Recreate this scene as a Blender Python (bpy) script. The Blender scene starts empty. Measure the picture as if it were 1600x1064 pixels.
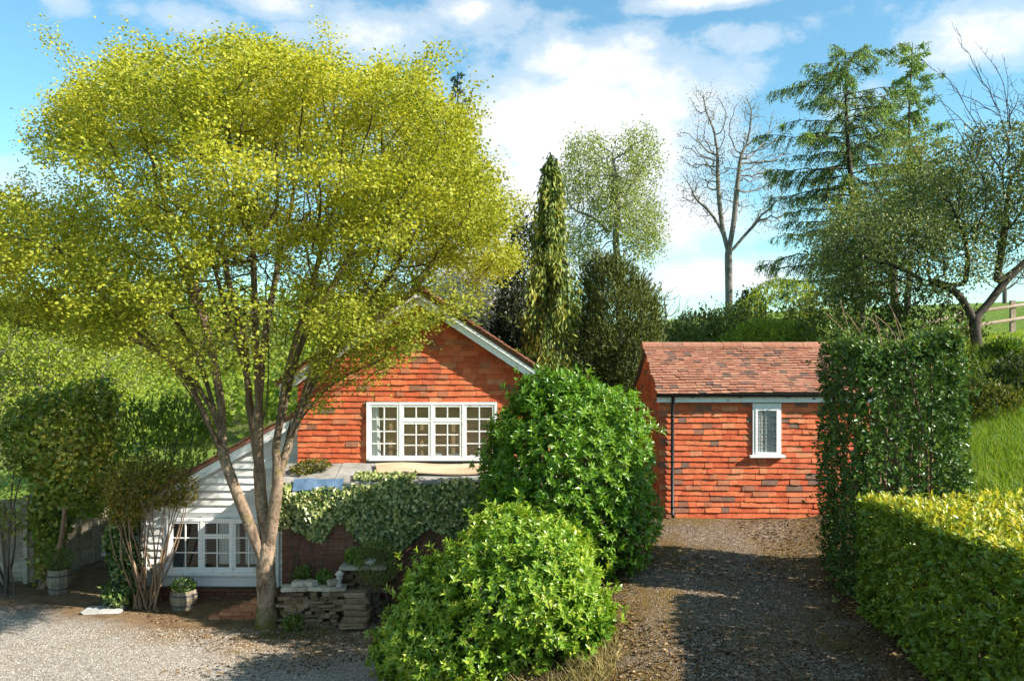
import bpy, math, random
import numpy as np
from mathutils import Matrix, Vector

# ------------------------------------------------------------------ camera, sky, sun, exposure
SC = bpy.context.scene
COL = SC.collection
CAMZ = 5.3
FPX, CX, HY = 1244.44, 800.0, 545.0
cam_d = bpy.data.cameras.new('camera')
cam = bpy.data.objects.new('camera', cam_d)
COL.objects.link(cam)
cam.location = (0, 0, CAMZ)
cam.rotation_euler = (math.radians(90), 0, 0)
cam_d.lens = 28.0
cam_d.sensor_width = 36.0
cam_d.shift_y = 13.0 / 1600.0
cam_d.clip_end = 3000
SC.camera = cam

SUN_AZ = math.radians(19)      # towards the viewer from straight right
SUN_EL = math.radians(33)
SUN_STRENGTH = 4.65
SKY_STRENGTH = 0.15
EXPOSURE = 1.28
sd = Vector((math.cos(SUN_AZ) * math.cos(SUN_EL), -math.sin(SUN_AZ) * math.cos(SUN_EL), math.sin(SUN_EL)))
sun_d = bpy.data.lights.new('sun', 'SUN')
sun_d.energy = SUN_STRENGTH
sun_d.angle = math.radians(0.53)
sun_d.color = (1.0, 0.94, 0.84)
sun = bpy.data.objects.new('sun', sun_d)
COL.objects.link(sun)
sun.rotation_euler = sd.to_track_quat('Z', 'Y').to_euler()
sun.location = sd * 60

SC.view_settings.view_transform = 'Standard'
SC.view_settings.look = 'None'
SC.view_settings.gamma = 1
SC.view_settings.use_curve_mapping = False
SC.view_settings.exposure = EXPOSURE
SC.render.engine = 'CYCLES'
SC.cycles.max_bounces = 8
SC.cycles.diffuse_bounces = 6
SC.cycles.glossy_bounces = 3
SC.cycles.transmission_bounces = 4
SC.cycles.transparent_max_bounces = 8
SC.cycles.sample_clamp_indirect = 6
SC.cycles.use_denoising = True
SC.cycles.use_adaptive_sampling = True
SC.cycles.adaptive_threshold = 0.02


class N:
    """small node-tree writer"""
    def __init__(self, tree):
        self.t = tree
        tree.nodes.clear()

    def add(self, typ, **kw):
        n = self.t.nodes.new(typ)
        for k, v in kw.items():
            if k == 'ins':
                for kk, vv in v.items():
                    sock = n.inputs[kk]
                    if isinstance(vv, bpy.types.NodeSocket):
                        self.t.links.new(vv, sock)
                    else:
                        sock.default_value = vv
            else:
                setattr(n, k, v)
        return n

    def math(self, op, a, b=None, clamp=False):
        n = self.t.nodes.new('ShaderNodeMath')
        n.operation = op
        n.use_clamp = clamp
        for i, v in enumerate((a, b)):
            if v is None:
                continue
            if isinstance(v, bpy.types.NodeSocket):
                self.t.links.new(v, n.inputs[i])
            else:
                n.inputs[i].default_value = v
        return n.outputs[0]

    def mix(self, f, a, b, mode='MIX'):
        n = self.t.nodes.new('ShaderNodeMix')
        n.data_type = 'RGBA'
        n.blend_type = mode
        for i, v in ((0, f), (6, a), (7, b)):
            if isinstance(v, bpy.types.NodeSocket):
                self.t.links.new(v, n.inputs[i])
            elif i == 0:
                n.inputs[i].default_value = v
            else:
                n.inputs[i].default_value = (*v, 1)
        return n.outputs[2]

    def ramp(self, f, stops, interp='LINEAR'):
        n = self.t.nodes.new('ShaderNodeValToRGB')
        cr = n.color_ramp
        cr.interpolation = interp
        while len(cr.elements) < len(stops):
            cr.elements.new(0.5)
        for e, (p, c) in zip(cr.elements, stops):
            e.position = p
            e.color = (*c, 1) if not isinstance(c, float) else (c, c, c, 1)
        self.t.links.new(f, n.inputs[0])
        return n.outputs[0]

    def noise(self, vec=None, scale=5, detail=4, rough=0.55, out=0):
        n = self.t.nodes.new('ShaderNodeTexNoise')
        n.inputs['Scale'].default_value = scale
        n.inputs['Detail'].default_value = detail
        n.inputs['Roughness'].default_value = rough
        if vec is not None:
            self.t.links.new(vec, n.inputs['Vector'])
        return n.outputs[out]


# world: physical sky plus a field of broken cumulus, placed by compass direction
W = bpy.data.worlds.new('World')
SC.world = W
W.use_nodes = True
n = N(W.node_tree)
sky = n.add('ShaderNodeTexSky', sky_type='NISHITA', sun_disc=False)
sky.sun_elevation = SUN_EL
sky.sun_rotation = math.atan2(sd.x, sd.y)
sky.altitude = 100
sky.air_density = 1.0
sky.dust_density = 0.25
sky.ozone_density = 2.5
tc = n.add('ShaderNodeTexCoord')
dirv = tc.outputs['Generated']
sep = n.add('ShaderNodeSeparateXYZ', ins={0: dirv})
az = n.math('ARCTAN2', sep.outputs[0], sep.outputs[1])
el = n.math('ARCSINE', sep.outputs[2])
mp = n.add('ShaderNodeMapping', ins={'Vector': dirv, 'Scale': (1, 1, 1.7)})
fine = n.noise(mp.outputs[0], 9.0, 8, 0.62)
broad = n.noise(mp.outputs[0], 2.6, 5, 0.55)
blobs = [(905, 225, 235, 150, 1.0), (780, 300, 130, 200, 0.9), (1040, 330, 120, 90, 0.85), (860, 95, 90, 45, .8), (1110, 432, 110, 36, 1.0),
         (590, 55, 110, 48, 0.62), (420, 2, 95, 22, 0.7), (735, 15, 70, 32, 0.6), (1005, 62, 52, 34, 0.62),
         (1150, 55, 75, 32, 0.5), (1100, 2, 130, 18, 0.75), (1540, 60, 130, 52, 0.72), (105, 10, 34, 26, 0.55),
         (460, 55, 40, 22, 0.45), (60, 270, 90, 60, 0.5), (1170, 110, 50, 20, 0.35), (250, 180, 200, 40, 0.3), (290, 25, 120, 26, .38), (560, 12, 120, 20, .42), (900, 25, 140, 22, .40), (1300, 30, 120, 30, .34), (1380, 150, 120, 50, .36)]
acc = None
for (bx, by, rx, ry, amp) in blobs:
    a0 = math.atan2(bx - CX, FPX)
    e0 = math.atan2((HY - by) * math.cos(a0), FPX)
    ra, re = rx / FPX, ry / FPX
    u = n.math('MULTIPLY', n.math('SUBTRACT', az, a0), 1 / ra)
    v = n.math('MULTIPLY', n.math('SUBTRACT', el, e0), 1 / re)
    d2 = n.math('ADD', n.math('MULTIPLY', u, u), n.math('MULTIPLY', v, v))
    g = n.math('MULTIPLY', n.math('EXPONENT', n.math('MULTIPLY', d2, -0.8)), amp)
    acc = g if acc is None else n.math('MAXIMUM', acc, g)
# the same kind of cloud carries on unseen, thickened there for fill light
fieldc = n.math('MULTIPLY', n.math('SUBTRACT', broad, 0.45), 3.0, clamp=True)
infront = n.math('MULTIPLY', n.math('SUBTRACT', n.math('ABSOLUTE', az), 0.62), 5.0, clamp=True)
above = n.math('MULTIPLY', n.math('SUBTRACT', el, 0.46), 6.0, clamp=True)
elsewhere = n.math('MAXIMUM', infront, above)
acc = n.math('MAXIMUM', acc, n.math('MULTIPLY', fieldc, elsewhere))
dens = n.math('ADD', acc, n.math('MULTIPLY', n.math('SUBTRACT', fine, 0.5), 1.35))
mask = n.ramp(dens, [(0.20, 0.0), (0.45, 0.38), (0.80, 0.97)], 'EASE')
shade = n.noise(mp.outputs[0], 5.0, 6, 0.6)
ccol = n.ramp(shade, [(0.3, (2.55, 2.72, 3.0)), (0.62, (3.15, 3.2, 3.25))])
tint = n.mix(1.0, sky.outputs[0], (0.49, 0.69, 0.63), 'MULTIPLY')
skyc = n.mix(mask, tint, ccol)
bg = n.add('ShaderNodeBackground', ins={'Color': skyc, 'Strength': SKY_STRENGTH})
wo = n.add('ShaderNodeOutputWorld', ins={'Surface': bg.outputs[0]})

# ------------------------------------------------------------------ helpers
rng = np.random.default_rng(11)
random.seed(11)
WORLD = {}


def P(px, py, d):
    """a place in the garden: sight line through a photo point, d metres ahead"""
    return np.array(((px - CX) / FPX * d, d, CAMZ - (py - HY) / FPX * d))


def link(o, parent=None):
    COL.objects.link(o)
    if parent is not None:
        o.parent = parent
        o.matrix_parent_inverse = WORLD.get(parent.name, Matrix.Identity(4)).inverted()
    return o


def tag(o, label=None, cat=None, group=None, kind=None):
    if label: o['label'] = label
    if cat: o['category'] = cat
    if group: o['group'] = group
    if kind: o['kind'] = kind
    return o


def thing(name, label, cat, loc=(0, 0, 0), group=None):
    o = bpy.data.objects.new(name, None)
    o.empty_display_size = 0.2
    COL.objects.link(o)
    o.location = loc
    WORLD[o.name] = Matrix.Translation(Vector(loc))
    return tag(o, label, cat, group)


def np_mesh(name, V, F, mat, attrs=None, smooth=False):
    """V (n,3); F list of (m,k) index arrays"""
    V = np.asarray(V, dtype=np.float32)
    F = [np.asarray(f, dtype=np.int32) for f in (F if isinstance(F, list) else [F]) if len(f)]
    me = bpy.data.meshes.new(name)
    me.vertices.add(len(V))
    me.vertices.foreach_set('co', V.ravel())
    nl = sum(f.size for f in F)
    npoly = sum(len(f) for f in F)
    me.loops.add(nl)
    me.loops.foreach_set('vertex_index', np.concatenate([f.ravel() for f in F]))
    me.polygons.add(npoly)
    tot = np.concatenate([np.full(len(f), f.shape[1], np.int32) for f in F])
    st = np.concatenate(([0], np.cumsum(tot)[:-1])).astype(np.int32)
    me.polygons.foreach_set('loop_start', st)
    me.polygons.foreach_set('loop_total', tot)
    if smooth:
        me.polygons.foreach_set('use_smooth', np.ones(npoly, bool))
    for k, v in (attrs or {}).items():
        a = me.attributes.new(k, 'FLOAT', 'POINT')
        a.data.foreach_set('value', np.asarray(v, np.float32))
    me.update(calc_edges=True)
    if mat is not None:
        me.materials.append(mat)
    return me


def obj(name, me, parent=None):
    return link(bpy.data.objects.new(name, me), parent)


class MB:
    """collects boxes, prisms and tubes into one mesh, with a tint per piece"""
    def __init__(self):
        self.v, self.f, self.t = [], [], []

    def raw(self, vs, fs, tint=0.5):
        b = len(self.v)
        self.v += [tuple(p) for p in vs]
        self.t += [tint] * len(vs)
        self.f += [tuple(i + b for i in f) for f in fs]
        return self

    def box(self, x0, x1, y0, y1, z0, z1, tint=0.5):
        vs = [(x0, y0, z0), (x1, y0, z0), (x1, y1, z0), (x0, y1, z0), (x0, y0, z1), (x1, y0, z1), (x1, y1, z1), (x0, y1, z1)]
        return self.raw(vs, [(0, 3, 2, 1), (4, 5, 6, 7), (0, 1, 5, 4), (1, 2, 6, 5), (2, 3, 7, 6), (3, 0, 4, 7)], tint)

    def prism(self, poly, y0, y1, tint=0.5):
        """polygon in x,z (counter-clockwise seen from -y) pushed from y0 to y1"""
        k = len(poly)
        vs = [(x, y0, z) for x, z in poly] + [(x, y1, z) for x, z in poly]
        fs = [tuple(range(k)), tuple(range(2 * k - 1, k - 1, -1))]
        fs += [(i, i + k, (i + 1) % k + k, (i + 1) % k) for i in range(k)]
        return self.raw(vs, fs, tint)

    def tube(self, pts, rad, k=8, tint=0.5, cap=True):
        pts = np.asarray(pts, float)
        rad = np.broadcast_to(rad, (len(pts),))
        V, Fq = tube(pts, rad, k)
        fs = [tuple(q) for q in Fq]
        if cap:
            fs += [tuple(range(k - 1, -1, -1)), tuple(range((len(pts) - 1) * k, len(pts) * k))]
        return self.raw(V, fs, tint)

    def lathe(self, prof, c, k=16, tint=0.5):
        vs, fs = [], []
        for r, z in prof:
            for i in range(k):
                a = 2 * math.pi * i / k
                vs.append((c[0] + r * math.cos(a), c[1] + r * math.sin(a), c[2] + z))
        for j in range(len(prof) - 1):
            for i in range(k):
                fs.append((j * k + i, j * k + (i + 1) % k, (j + 1) * k + (i + 1) % k, (j + 1) * k + i))
        fs.append(tuple(range(k - 1, -1, -1)))
        fs.append(tuple(range((len(prof) - 1) * k, len(prof) * k)))
        return self.raw(vs, fs, tint)

    def mesh(self, name, mat, smooth=False):
        me = bpy.data.meshes.new(name)
        me.from_pydata(self.v, [], self.f)
        a = me.attributes.new('tint', 'FLOAT', 'POINT')
        a.data.foreach_set('value', np.asarray(self.t, np.float32))
        if smooth:
            me.polygons.foreach_set('use_smooth', np.ones(len(me.polygons), bool))
        me.materials.append(mat)
        me.update()
        return me

    def build(self, name, mat, parent=None, smooth=False):
        return obj(name, self.mesh(name, mat, smooth), parent)


def norm(v):
    v = np.asarray(v, float)
    return v / np.maximum(np.linalg.norm(v, axis=-1, keepdims=True), 1e-9)


def tube(pts, rad, k):
    n_ = len(pts)
    t = np.zeros_like(pts)
    t[1:-1] = pts[2:] - pts[:-2]
    t[0] = pts[1] - pts[0]
    t[-1] = pts[-1] - pts[-2]
    t = norm(t)
    m = np.abs(norm(t.mean(0)))
    ref = np.eye(3)[int(np.argmin(m))]
    u = norm(np.cross(t, ref))
    w = np.cross(t, u)
    a = np.linspace(0, 2 * math.pi, k, endpoint=False)
    ring = u[:, None, :] * np.cos(a)[None, :, None] + w[:, None, :] * np.sin(a)[None, :, None]
    V = (pts[:, None, :] + ring * np.asarray(rad)[:, None, None]).reshape(-1, 3)
    i = np.arange(n_ - 1)[:, None] * k
    j = np.arange(k)[None, :]
    j2 = (j + 1) % k
    F = np.stack([i + j, i + k + j, i + k + j2, i + j2], -1).reshape(-1, 4)
    return V, F


def fnoise(p, scale, seed=0, octs=3):
    """smooth pseudo-noise in about -1..1 at points p (n,3)"""
    r = np.random.default_rng(seed + 991)
    p = np.asarray(p, float)
    out = np.zeros(len(p))
    amp, tot = 1.0, 0
    for o in range(octs):
        s = 0
        for q in range(4):
            d = norm(r.normal(size=3)) * scale * (2 ** o) * r.uniform(.7, 1.3)
            s = s + np.sin(p @ d + r.uniform(0, 6.28) + 1.3 * np.sin(p @ (norm(r.normal(size=3)) * scale * 2 ** o * .6) + r.uniform(0, 6.28)))
        out += amp * s / 4
        tot += amp
        amp *= .55
    return out / tot * 1.6


# ---- leaves
def tmpl(kind):
    if kind == 'laurel':
        v = [(0, 0, 0), (-.46, .33, .10), (0, .33, .0), (.46, .33, .10), (-.40, .70, .06), (0, .70, -.05), (.40, .70, .06), (0, 1, -.16)]
        f = [(0, 2, 1), (0, 3, 2), (1, 2, 5), (1, 5, 4), (2, 3, 6), (2, 6, 5), (4, 5, 7), (5, 6, 7)]
    elif kind == 'lobed':
        v = [(0, 0, 0), (-.52, .42, .08), (-.20, .58, 0), (0, 1, -.10), (.20, .58, 0), (.52, .42, .08)]
        f = [(0, 2, 1), (0, 4, 2), (0, 5, 4), (2, 4, 3)]
    elif kind == 'oval':
        v = [(0, 0, 0), (-.5, .48, .10), (0, .45, 0), (.5, .48, .10), (0, 1, -.12)]
        f = [(0, 2, 1), (0, 3, 2), (1, 2, 4), (2, 3, 4)]
    elif kind == 'ivy':
        v = [(0, 0, 0), (-.55, .25, .05), (-.30, .62, .0), (0, 1, -.08), (.30, .62, .0), (.55, .25, .05)]
        f = [(0, 2, 1), (0, 4, 2), (0, 5, 4), (2, 4, 3)]
    elif kind == 'blade':
        v = [(-.5, 0, 0), (.5, 0, 0), (-.32, .55, .0), (.32, .55, .0), (0, 1, -.25)]
        f = [(0, 1, 3), (0, 3, 2), (2, 3, 4)]
    else:
        v = [(0, 0, 0), (-.5, .5, .07), (0, 1, -.05), (.5, .5, .07)]
        f = [(0, 2, 1), (0, 3, 2)]
    return np.array(v, float), np.array(f)


def leaf_geo(pos, ax, nr, L, Wd, kind, tint):
    """leaves with base pos, pointing along ax, upper side nr"""
    tv, tf = tmpl(kind)
    ax = norm(ax)
    sx = norm(np.cross(ax, nr))
    nz = np.cross(sx, ax)
    n_ = len(pos)
    L = np.broadcast_to(L, (n_,))
    Wd = np.broadcast_to(Wd, (n_,))
    V = (pos[:, None, :] + sx[:, None, :] * (tv[None, :, 0, None] * Wd[:, None, None]) + ax[:, None, :] * (tv[None, :, 1, None] * L[:, None, None])
         + nz[:, None, :] * (tv[None, :, 2, None] * L[:, None, None]))
    k = len(tv)
    F = (tf[None] + (np.arange(n_) * k)[:, None, None]).reshape(-1, 3)
    return V.reshape(-1, 3), F, np.repeat(np.broadcast_to(tint, (n_,)), k)


def leaves(name, parent, mat, pos, ax, nr, L, Wd, kind, tint, stuff=False):
    V, F, T = leaf_geo(pos, ax, nr, L, Wd, kind, tint)
    o = obj(name, np_mesh(name, V, F, mat, {'tint': T}), parent)
    if stuff: o['kind'] = 'stuff'
    return o


def sph(n_):
    return norm(rng.normal(size=(n_, 3)))


def shoots(pos, axis, k, L, spread=(0.75, 1.25), gap=0.012):
    """k leaves spiralling round each shoot; returns pos, ax, nr, shoot index"""
    n_ = len(pos)
    axis = norm(axis)
    ref = norm(np.cross(axis, sph(n_)))
    w = np.cross(axis, ref)
    j = np.arange(k)
    ang = j * 2.399 + rng.uniform(0, 6.28, n_)[:, None]
    sp = rng.uniform(*spread, (n_, k)) * (1.0 - 0.45 * j / max(k - 1, 1))[None]
    rad = ref[:, None] * np.cos(ang)[..., None] + w[:, None] * np.sin(ang)[..., None]
    ax = axis[:, None] * np.cos(sp)[..., None] + rad * np.sin(sp)[..., None]
    nr = axis[:, None] * np.sin(sp)[..., None] - rad * np.cos(sp)[..., None]
    p = pos[:, None] + axis[:, None] * (j * gap * 1.0 - k * gap)[None, :, None]
    return p.reshape(-1, 3), ax.reshape(-1, 3), nr.reshape(-1, 3), np.repeat(np.arange(n_), k)


# ---- branch skeletons
def colonize(A, nodes, par, step, kill, iters=120, bias=(0, 0, 0), jit=0.12, infl=1e9):
    nodes = [np.array(p, float) for p in nodes]
    par = list(par)
    Nn = np.array(nodes)
    A2 = (A ** 2).sum(1)

    def dist(ai, B):
        return np.sqrt(np.maximum(A2[ai][:, None] + (B ** 2).sum(1)[None] - 2 * A[ai] @ B.T, 0))
    d = dist(np.arange(len(A)), Nn)
    ni = d.argmin(1)
    nd = d.min(1)
    alive = nd > kill
    bias = np.array(bias, float)
    for it in range(iters):
        act = np.where(alive & (nd < infl))[0]
        if not len(act):
            break
        v = norm(A[act] - Nn[ni[act]])
        acc_ = np.zeros((len(Nn), 3))
        np.add.at(acc_, ni[act], v)
        idx = np.unique(ni[act])
        dr = norm(norm(acc_[idx]) + bias + rng.normal(size=(len(idx), 3)) * jit)
        new = Nn[idx] + dr * step
        # a shoot that folds back on its own siblings stops there
        dn = np.sqrt(np.maximum((new ** 2).sum(1)[:, None] + (Nn ** 2).sum(1)[None] - 2 * new @ Nn.T, 0)).min(1)
        bad = dn < .45 * step
        if bad.any():
            alive[np.isin(ni, idx[bad])] = False
            new, idx = new[~bad], idx[~bad]
            if not len(new):
                continue
        b = len(Nn)
        Nn = np.vstack([Nn, new])
        par += list(idx)
        al = np.where(alive)[0]
        if not len(al):
            break
        dd = dist(al, new)
        k = dd.argmin(1)
        m = dd[np.arange(len(al)), k]
        better = m < nd[al]
        ni[al[better]] = b + k[better]
        nd[al[better]] = m[better]
        alive = alive & (nd > kill)
    return Nn, np.array(par)


def skel_radii(par, n_, r0, e):
    acc_ = np.zeros(n_)
    cnt = np.zeros(n_)
    r = np.zeros(n_)
    for i in range(n_ - 1, -1, -1):
        if cnt[i] == 0:
            r[i] = r0
        else:
            r[i] = acc_[i] ** (1 / e)
        if par[i] >= 0:
            acc_[par[i]] += r[i] ** e + .35 * r0 ** e
            cnt[par[i]] += 1
    return r, cnt


def fit_radii(par, n_, r0, trunk_r):
    lo, hi = 1.3, 4.0
    for _ in range(14):
        e = (lo + hi) / 2
        r, c = skel_radii(par, n_, r0, e)
        if r[0] > trunk_r: lo = e
        else: hi = e
    return r, c


def skel_mesh(name, Nn, par, r, mat, flare=None, rmin=0.0, wob=0.0):
    n_ = len(Nn)
    ch = [[] for _ in range(n_)]
    for i, p in enumerate(par):
        if p >= 0:
            ch[p].append(i)
    Vs, F4, off, R = [], [], 0, []
    starts = [(i, None) for i, p in enumerate(par) if p < 0]
    while starts:
        i, frm = starts.pop()
        chain = [i] if frm is None else [frm, i]
        c = i
        while ch[c]:
            m = max(ch[c], key=lambda q: r[q])
            for q in ch[c]:
                if q != m:
                    starts.append((q, c))
            chain.append(m)
            c = m
        if len(chain) < 2:
            continue
        rr = r[chain].copy()
        if frm is not None:
            rr[0] = rr[1]
        if rr[1 if frm is not None else 0] < rmin:
            continue
        pts = Nn[chain]
        if flare is not None and frm is None:
            rr = rr * np.array([flare(p) for p in pts])
        k = 12 if rr.max() > .12 else 8 if rr.max() > .05 else 5 if rr.max() > 0.02 else 3
        if len(pts) > 3 and k >= 8:   # smooth the thick limbs
            t = np.arange(len(pts))
            tt = np.linspace(0, len(pts) - 1, 3 * len(pts))
            sm = pts.copy()
            sm[1:-1] = .25 * pts[:-2] + .5 * pts[1:-1] + .25 * pts[2:]
            pts = np.stack([np.interp(tt, t, sm[:, q]) for q in range(3)], 1)
            p2 = pts.copy()
            p2[1:-1] = .25 * pts[:-2] + .5 * pts[1:-1] + .25 * pts[2:]
            pts = p2
            rr = np.interp(tt, t, rr)
        V, F = tube(pts, rr, k)
        if wob and k >= 8:
            c0 = np.repeat(pts, k, 0)
            V = c0 + (V - c0) * (1 + wob * fnoise(V, 6, 3))[:, None]
        Vs.append(V)
        R.append(np.repeat(rr, k))
        F4.append(F + off)
        off += len(V)
    return np_mesh(name, np.concatenate(Vs), [np.concatenate(F4)], mat, {'tint': np.concatenate(R)}, smooth=True)


def in_poly(x, y, poly):
    poly = np.asarray(poly, float)
    c = np.zeros(len(x), bool)
    j = len(poly) - 1
    for i in range(len(poly)):
        xi, yi = poly[i]
        xj, yj = poly[j]
        hit = ((yi > y) != (yj > y)) & (x < (xj - xi) * (y - yi) / (yj - yi + 1e-12) + xi)
        c ^= hit
        j = i
    return c


# ------------------------------------------------------------------ materials
def material(name):
    m = bpy.data.materials.new(name)
    m.use_nodes = True
    return m, N(m.node_tree)


def finish(n_, shader):
    n_.add('ShaderNodeOutputMaterial', ins={'Surface': shader})


def attr(n_, k='tint'):
    return n_.add('ShaderNodeAttribute', attribute_name=k).outputs['Fac']


def leaf_mat(name, stops, rough=0.5, spec=0.35, transl=0.35, tcol=None, sheen=None):
    m, q = material(name)
    c = q.ramp(attr(q), stops)
    pr = q.add('ShaderNodeBsdfPrincipled', ins={'Base Color': c, 'Roughness': rough, 'Specular IOR Level': spec})
    tc_ = q.mix(1.0, c, tcol or (1.5, 1.35, 0.7), 'MULTIPLY')
    tr = q.add('ShaderNodeBsdfTranslucent', ins={'Color': tc_})
    mx = q.add('ShaderNodeMixShader', ins={0: transl, 1: pr.outputs[0], 2: tr.outputs[0]})
    finish(q, mx.outputs[0])
    return m


def rough_mat(name, c1, c2, scale=8, rough=0.85, bump=0.3, bscale=None, stretch=(1, 1, 1), detail=6, c3=None, spec=0.3, lo=.32, hi=.68, dist=0.02):
    m, q = material(name)
    t = q.add('ShaderNodeTexCoord')
    mp_ = q.add('ShaderNodeMapping', ins={'Vector': t.outputs['Object'], 'Scale': stretch})
    f = q.noise(mp_.outputs[0], scale, detail, .6)
    st = [(lo, c1), (hi, c2)] if c3 is None else [(lo, c1), (.5, c2), (hi, c3)]
    c = q.ramp(f, st)
    b = q.noise(mp_.outputs[0], bscale or scale * 4, 5, .65)
    bp = q.add('ShaderNodeBump', ins={'Strength': bump, 'Distance': dist, 'Height': b})
    pr = q.add('ShaderNodeBsdfPrincipled', ins={'Base Color': c, 'Roughness': rough, 'Normal': bp.outputs[0], 'Specular IOR Level': spec})
    finish(q, pr.outputs[0])
    return m


def tint_mat(name, stops, mott=0.35, scale=14, rough=0.85, bump=0.35, interp='LINEAR', lichen=None, dist=0.01):
    """per-piece colour from the tint attribute, mottled"""
    m, q = material(name)
    t = q.add('ShaderNodeTexCoord')
    geo = q.add('ShaderNodeNewGeometry')
    pos_ = geo.outputs['Position']
    c = q.ramp(attr(q), stops, interp)
    f = q.noise(pos_, scale, 6, .65)
    g = q.ramp(f, [(.25, 1 - mott), (.75, 1 + mott * .6)])
    c = q.mix(1.0, c, g, 'MULTIPLY')
    if lichen:
        lf = q.ramp(q.noise(pos_, lichen[1], 5, .7), [(lichen[2], 0.0), (lichen[2] + .08, 1.0)])
        c = q.mix(lf, c, lichen[0])
    b = q.noise(pos_, scale * 5, 4, .6)
    bp = q.add('ShaderNodeBump', ins={'Strength': bump, 'Distance': dist, 'Height': b})
    pr = q.add('ShaderNodeBsdfPrincipled', ins={'Base Color': c, 'Roughness': rough, 'Normal': bp.outputs[0], 'Specular IOR Level': .25})
    finish(q, pr.outputs[0])
    return m


M = {}
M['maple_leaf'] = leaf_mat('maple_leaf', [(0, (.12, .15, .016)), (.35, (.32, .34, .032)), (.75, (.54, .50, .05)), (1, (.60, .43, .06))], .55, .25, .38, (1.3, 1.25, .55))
M['laurel_leaf'] = leaf_mat('laurel_leaf', [(0, (.045, .12, .012)), (.5, (.13, .26, .022)), (.85, (.28, .40, .04)), (1, (.46, .50, .08))], .3, .5, .28, (1.5, 1.5, .5))
M['hedge_leaf'] = leaf_mat('hedge_leaf', [(0, (.04, .09, .012)), (.5, (.11, .19, .02)), (.85, (.23, .29, .04)), (1, (.36, .32, .06))], .36, .5, .3, (1.4, 1.4, .5))
M['topiary_leaf'] = leaf_mat('topiary_leaf', [(0, (.03, .07, .013)), (.5, (.075, .145, .024)), (.85, (.17, .24, .04)), (1, (.30, .35, .07))], .36, .4, .2)
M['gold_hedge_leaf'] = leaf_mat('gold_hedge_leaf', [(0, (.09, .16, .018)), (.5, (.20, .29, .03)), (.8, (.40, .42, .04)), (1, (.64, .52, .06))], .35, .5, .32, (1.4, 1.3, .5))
M['ivy_leaf'] = leaf_mat('ivy_leaf', [(0, (.025, .06, .015)), (.45, (.075, .14, .03)), (.7, (.27, .32, .09)), (1, (.60, .58, .26))], .32, .5, .2)
M['dark_leaf'] = leaf_mat('dark_leaf', [(0, (.012, .03, .008)), (.5, (.03, .055, .012)), (1, (.09, .115, .025))], .5, .35, .2)
M['yew_leaf'] = leaf_mat('yew_leaf', [(0, (.032, .050, .012)), (.5, (.075, .10, .02)), (1, (.17, .185, .04))], .55, .3, .15)
M['weeping_leaf'] = leaf_mat('weeping_leaf', [(0, (.03, .06, .012)), (.4, (.10, .15, .028)), (.75, (.29, .32, .055)), (1, (.50, .46, .10))], .6, .25, .2)
M['larch_leaf'] = leaf_mat('larch_leaf', [(0, (.07, .14, .045)), (.5, (.16, .27, .06)), (1, (.32, .42, .11))], .6, .25, .3)
M['spruce_leaf'] = leaf_mat('spruce_leaf', [(0, (.015, .035, .018)), (1, (.06, .1, .045))], .6, .25, .15)
M['birch_leaf'] = leaf_mat('birch_leaf', [(0, (.14, .20, .05)), (.5, (.25, .32, .09)), (1, (.40, .44, .16))], .55, .25, .4)
M['apple_leaf'] = leaf_mat('apple_leaf', [(0, (.05, .085, .02)), (.5, (.14, .18, .045)), (.86, (.27, .31, .11)), (.92, (.55, .55, .45)), (1, (.7, .68, .6))], .5, .3, .25)
M['blossom'] = leaf_mat('blossom', [(0, (.06, .1, .03)), (.35, (.12, .17, .05)), (.5, (.45, .45, .36)), (1, (.75, .74, .66))], .6, .2, .35, (1, 1, .95))
M['bright_leaf'] = leaf_mat('bright_leaf', [(0, (.13, .20, .025)), (.5, (.28, .36, .04)), (1, (.44, .48, .08))], .5, .3, .42)
M['russet_leaf'] = leaf_mat('russet_leaf', [(0, (.07, .10, .02)), (.45, (.16, .16, .025)), (.8, (.33, .24, .035)), (1, (.42, .26, .05))], .5, .3, .35)
M['hawthorn_leaf'] = leaf_mat('hawthorn_leaf', [(0, (.05, .09, .025)), (.5, (.12, .17, .04)), (1, (.26, .28, .08))], .55, .25, .3)
M['grass'] = leaf_mat('grass', [(0, (.07, .14, .015)), (.5, (.17, .30, .02)), (.85, (.30, .40, .04)), (1, (.40, .36, .12))], .5, .3, .4)
M['straw'] = leaf_mat('straw', [(0, (.13, .13, .03)), (.5, (.30, .25, .09)), (1, (.50, .40, .2))], .7, .2, .3)
M['dead_leaf'] = leaf_mat('dead_leaf', [(0, (.05, .03, .015)), (.5, (.16, .09, .04)), (.85, (.34, .21, .10)), (1, (.55, .42, .25))], .7, .2, .15)
M['grit'] = tint_mat('grit', [(0, (.06, .042, .028)), (.5, (.19, .14, .095)), (1, (.46, .38, .29))], .3, 30)
M['pebble'] = tint_mat('pebble', [(0, (.12, .10, .08)), (.5, (.29, .25, .20)), (1, (.56, .51, .44))], .3, 30)

M['bark'] = rough_mat('bark', (.07, .055, .04), (.18, .145, .105), 9, .9, .5, 40, (1, 1, .35))
M['grey_bark'] = rough_mat('grey_bark', (.10, .09, .08), (.27, .25, .22), 7, .9, .4, 40, (1, 1, .35))
M['dark_bark'] = rough_mat('dark_bark', (.03, .024, .018), (.09, .07, .05), 9, .9, .5, 40, (1, 1, .35))
M['birch_bark'] = rough_mat('birch_bark', (.16, .15, .13), (.42, .40, .36), 5, .8, .3, 30, (1, 1, .6))
M['stem_bark'] = rough_mat('stem_bark', (.16, .10, .06), (.34, .23, .14), 9, .9, .4, 40, (1, 1, .3))
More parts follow.
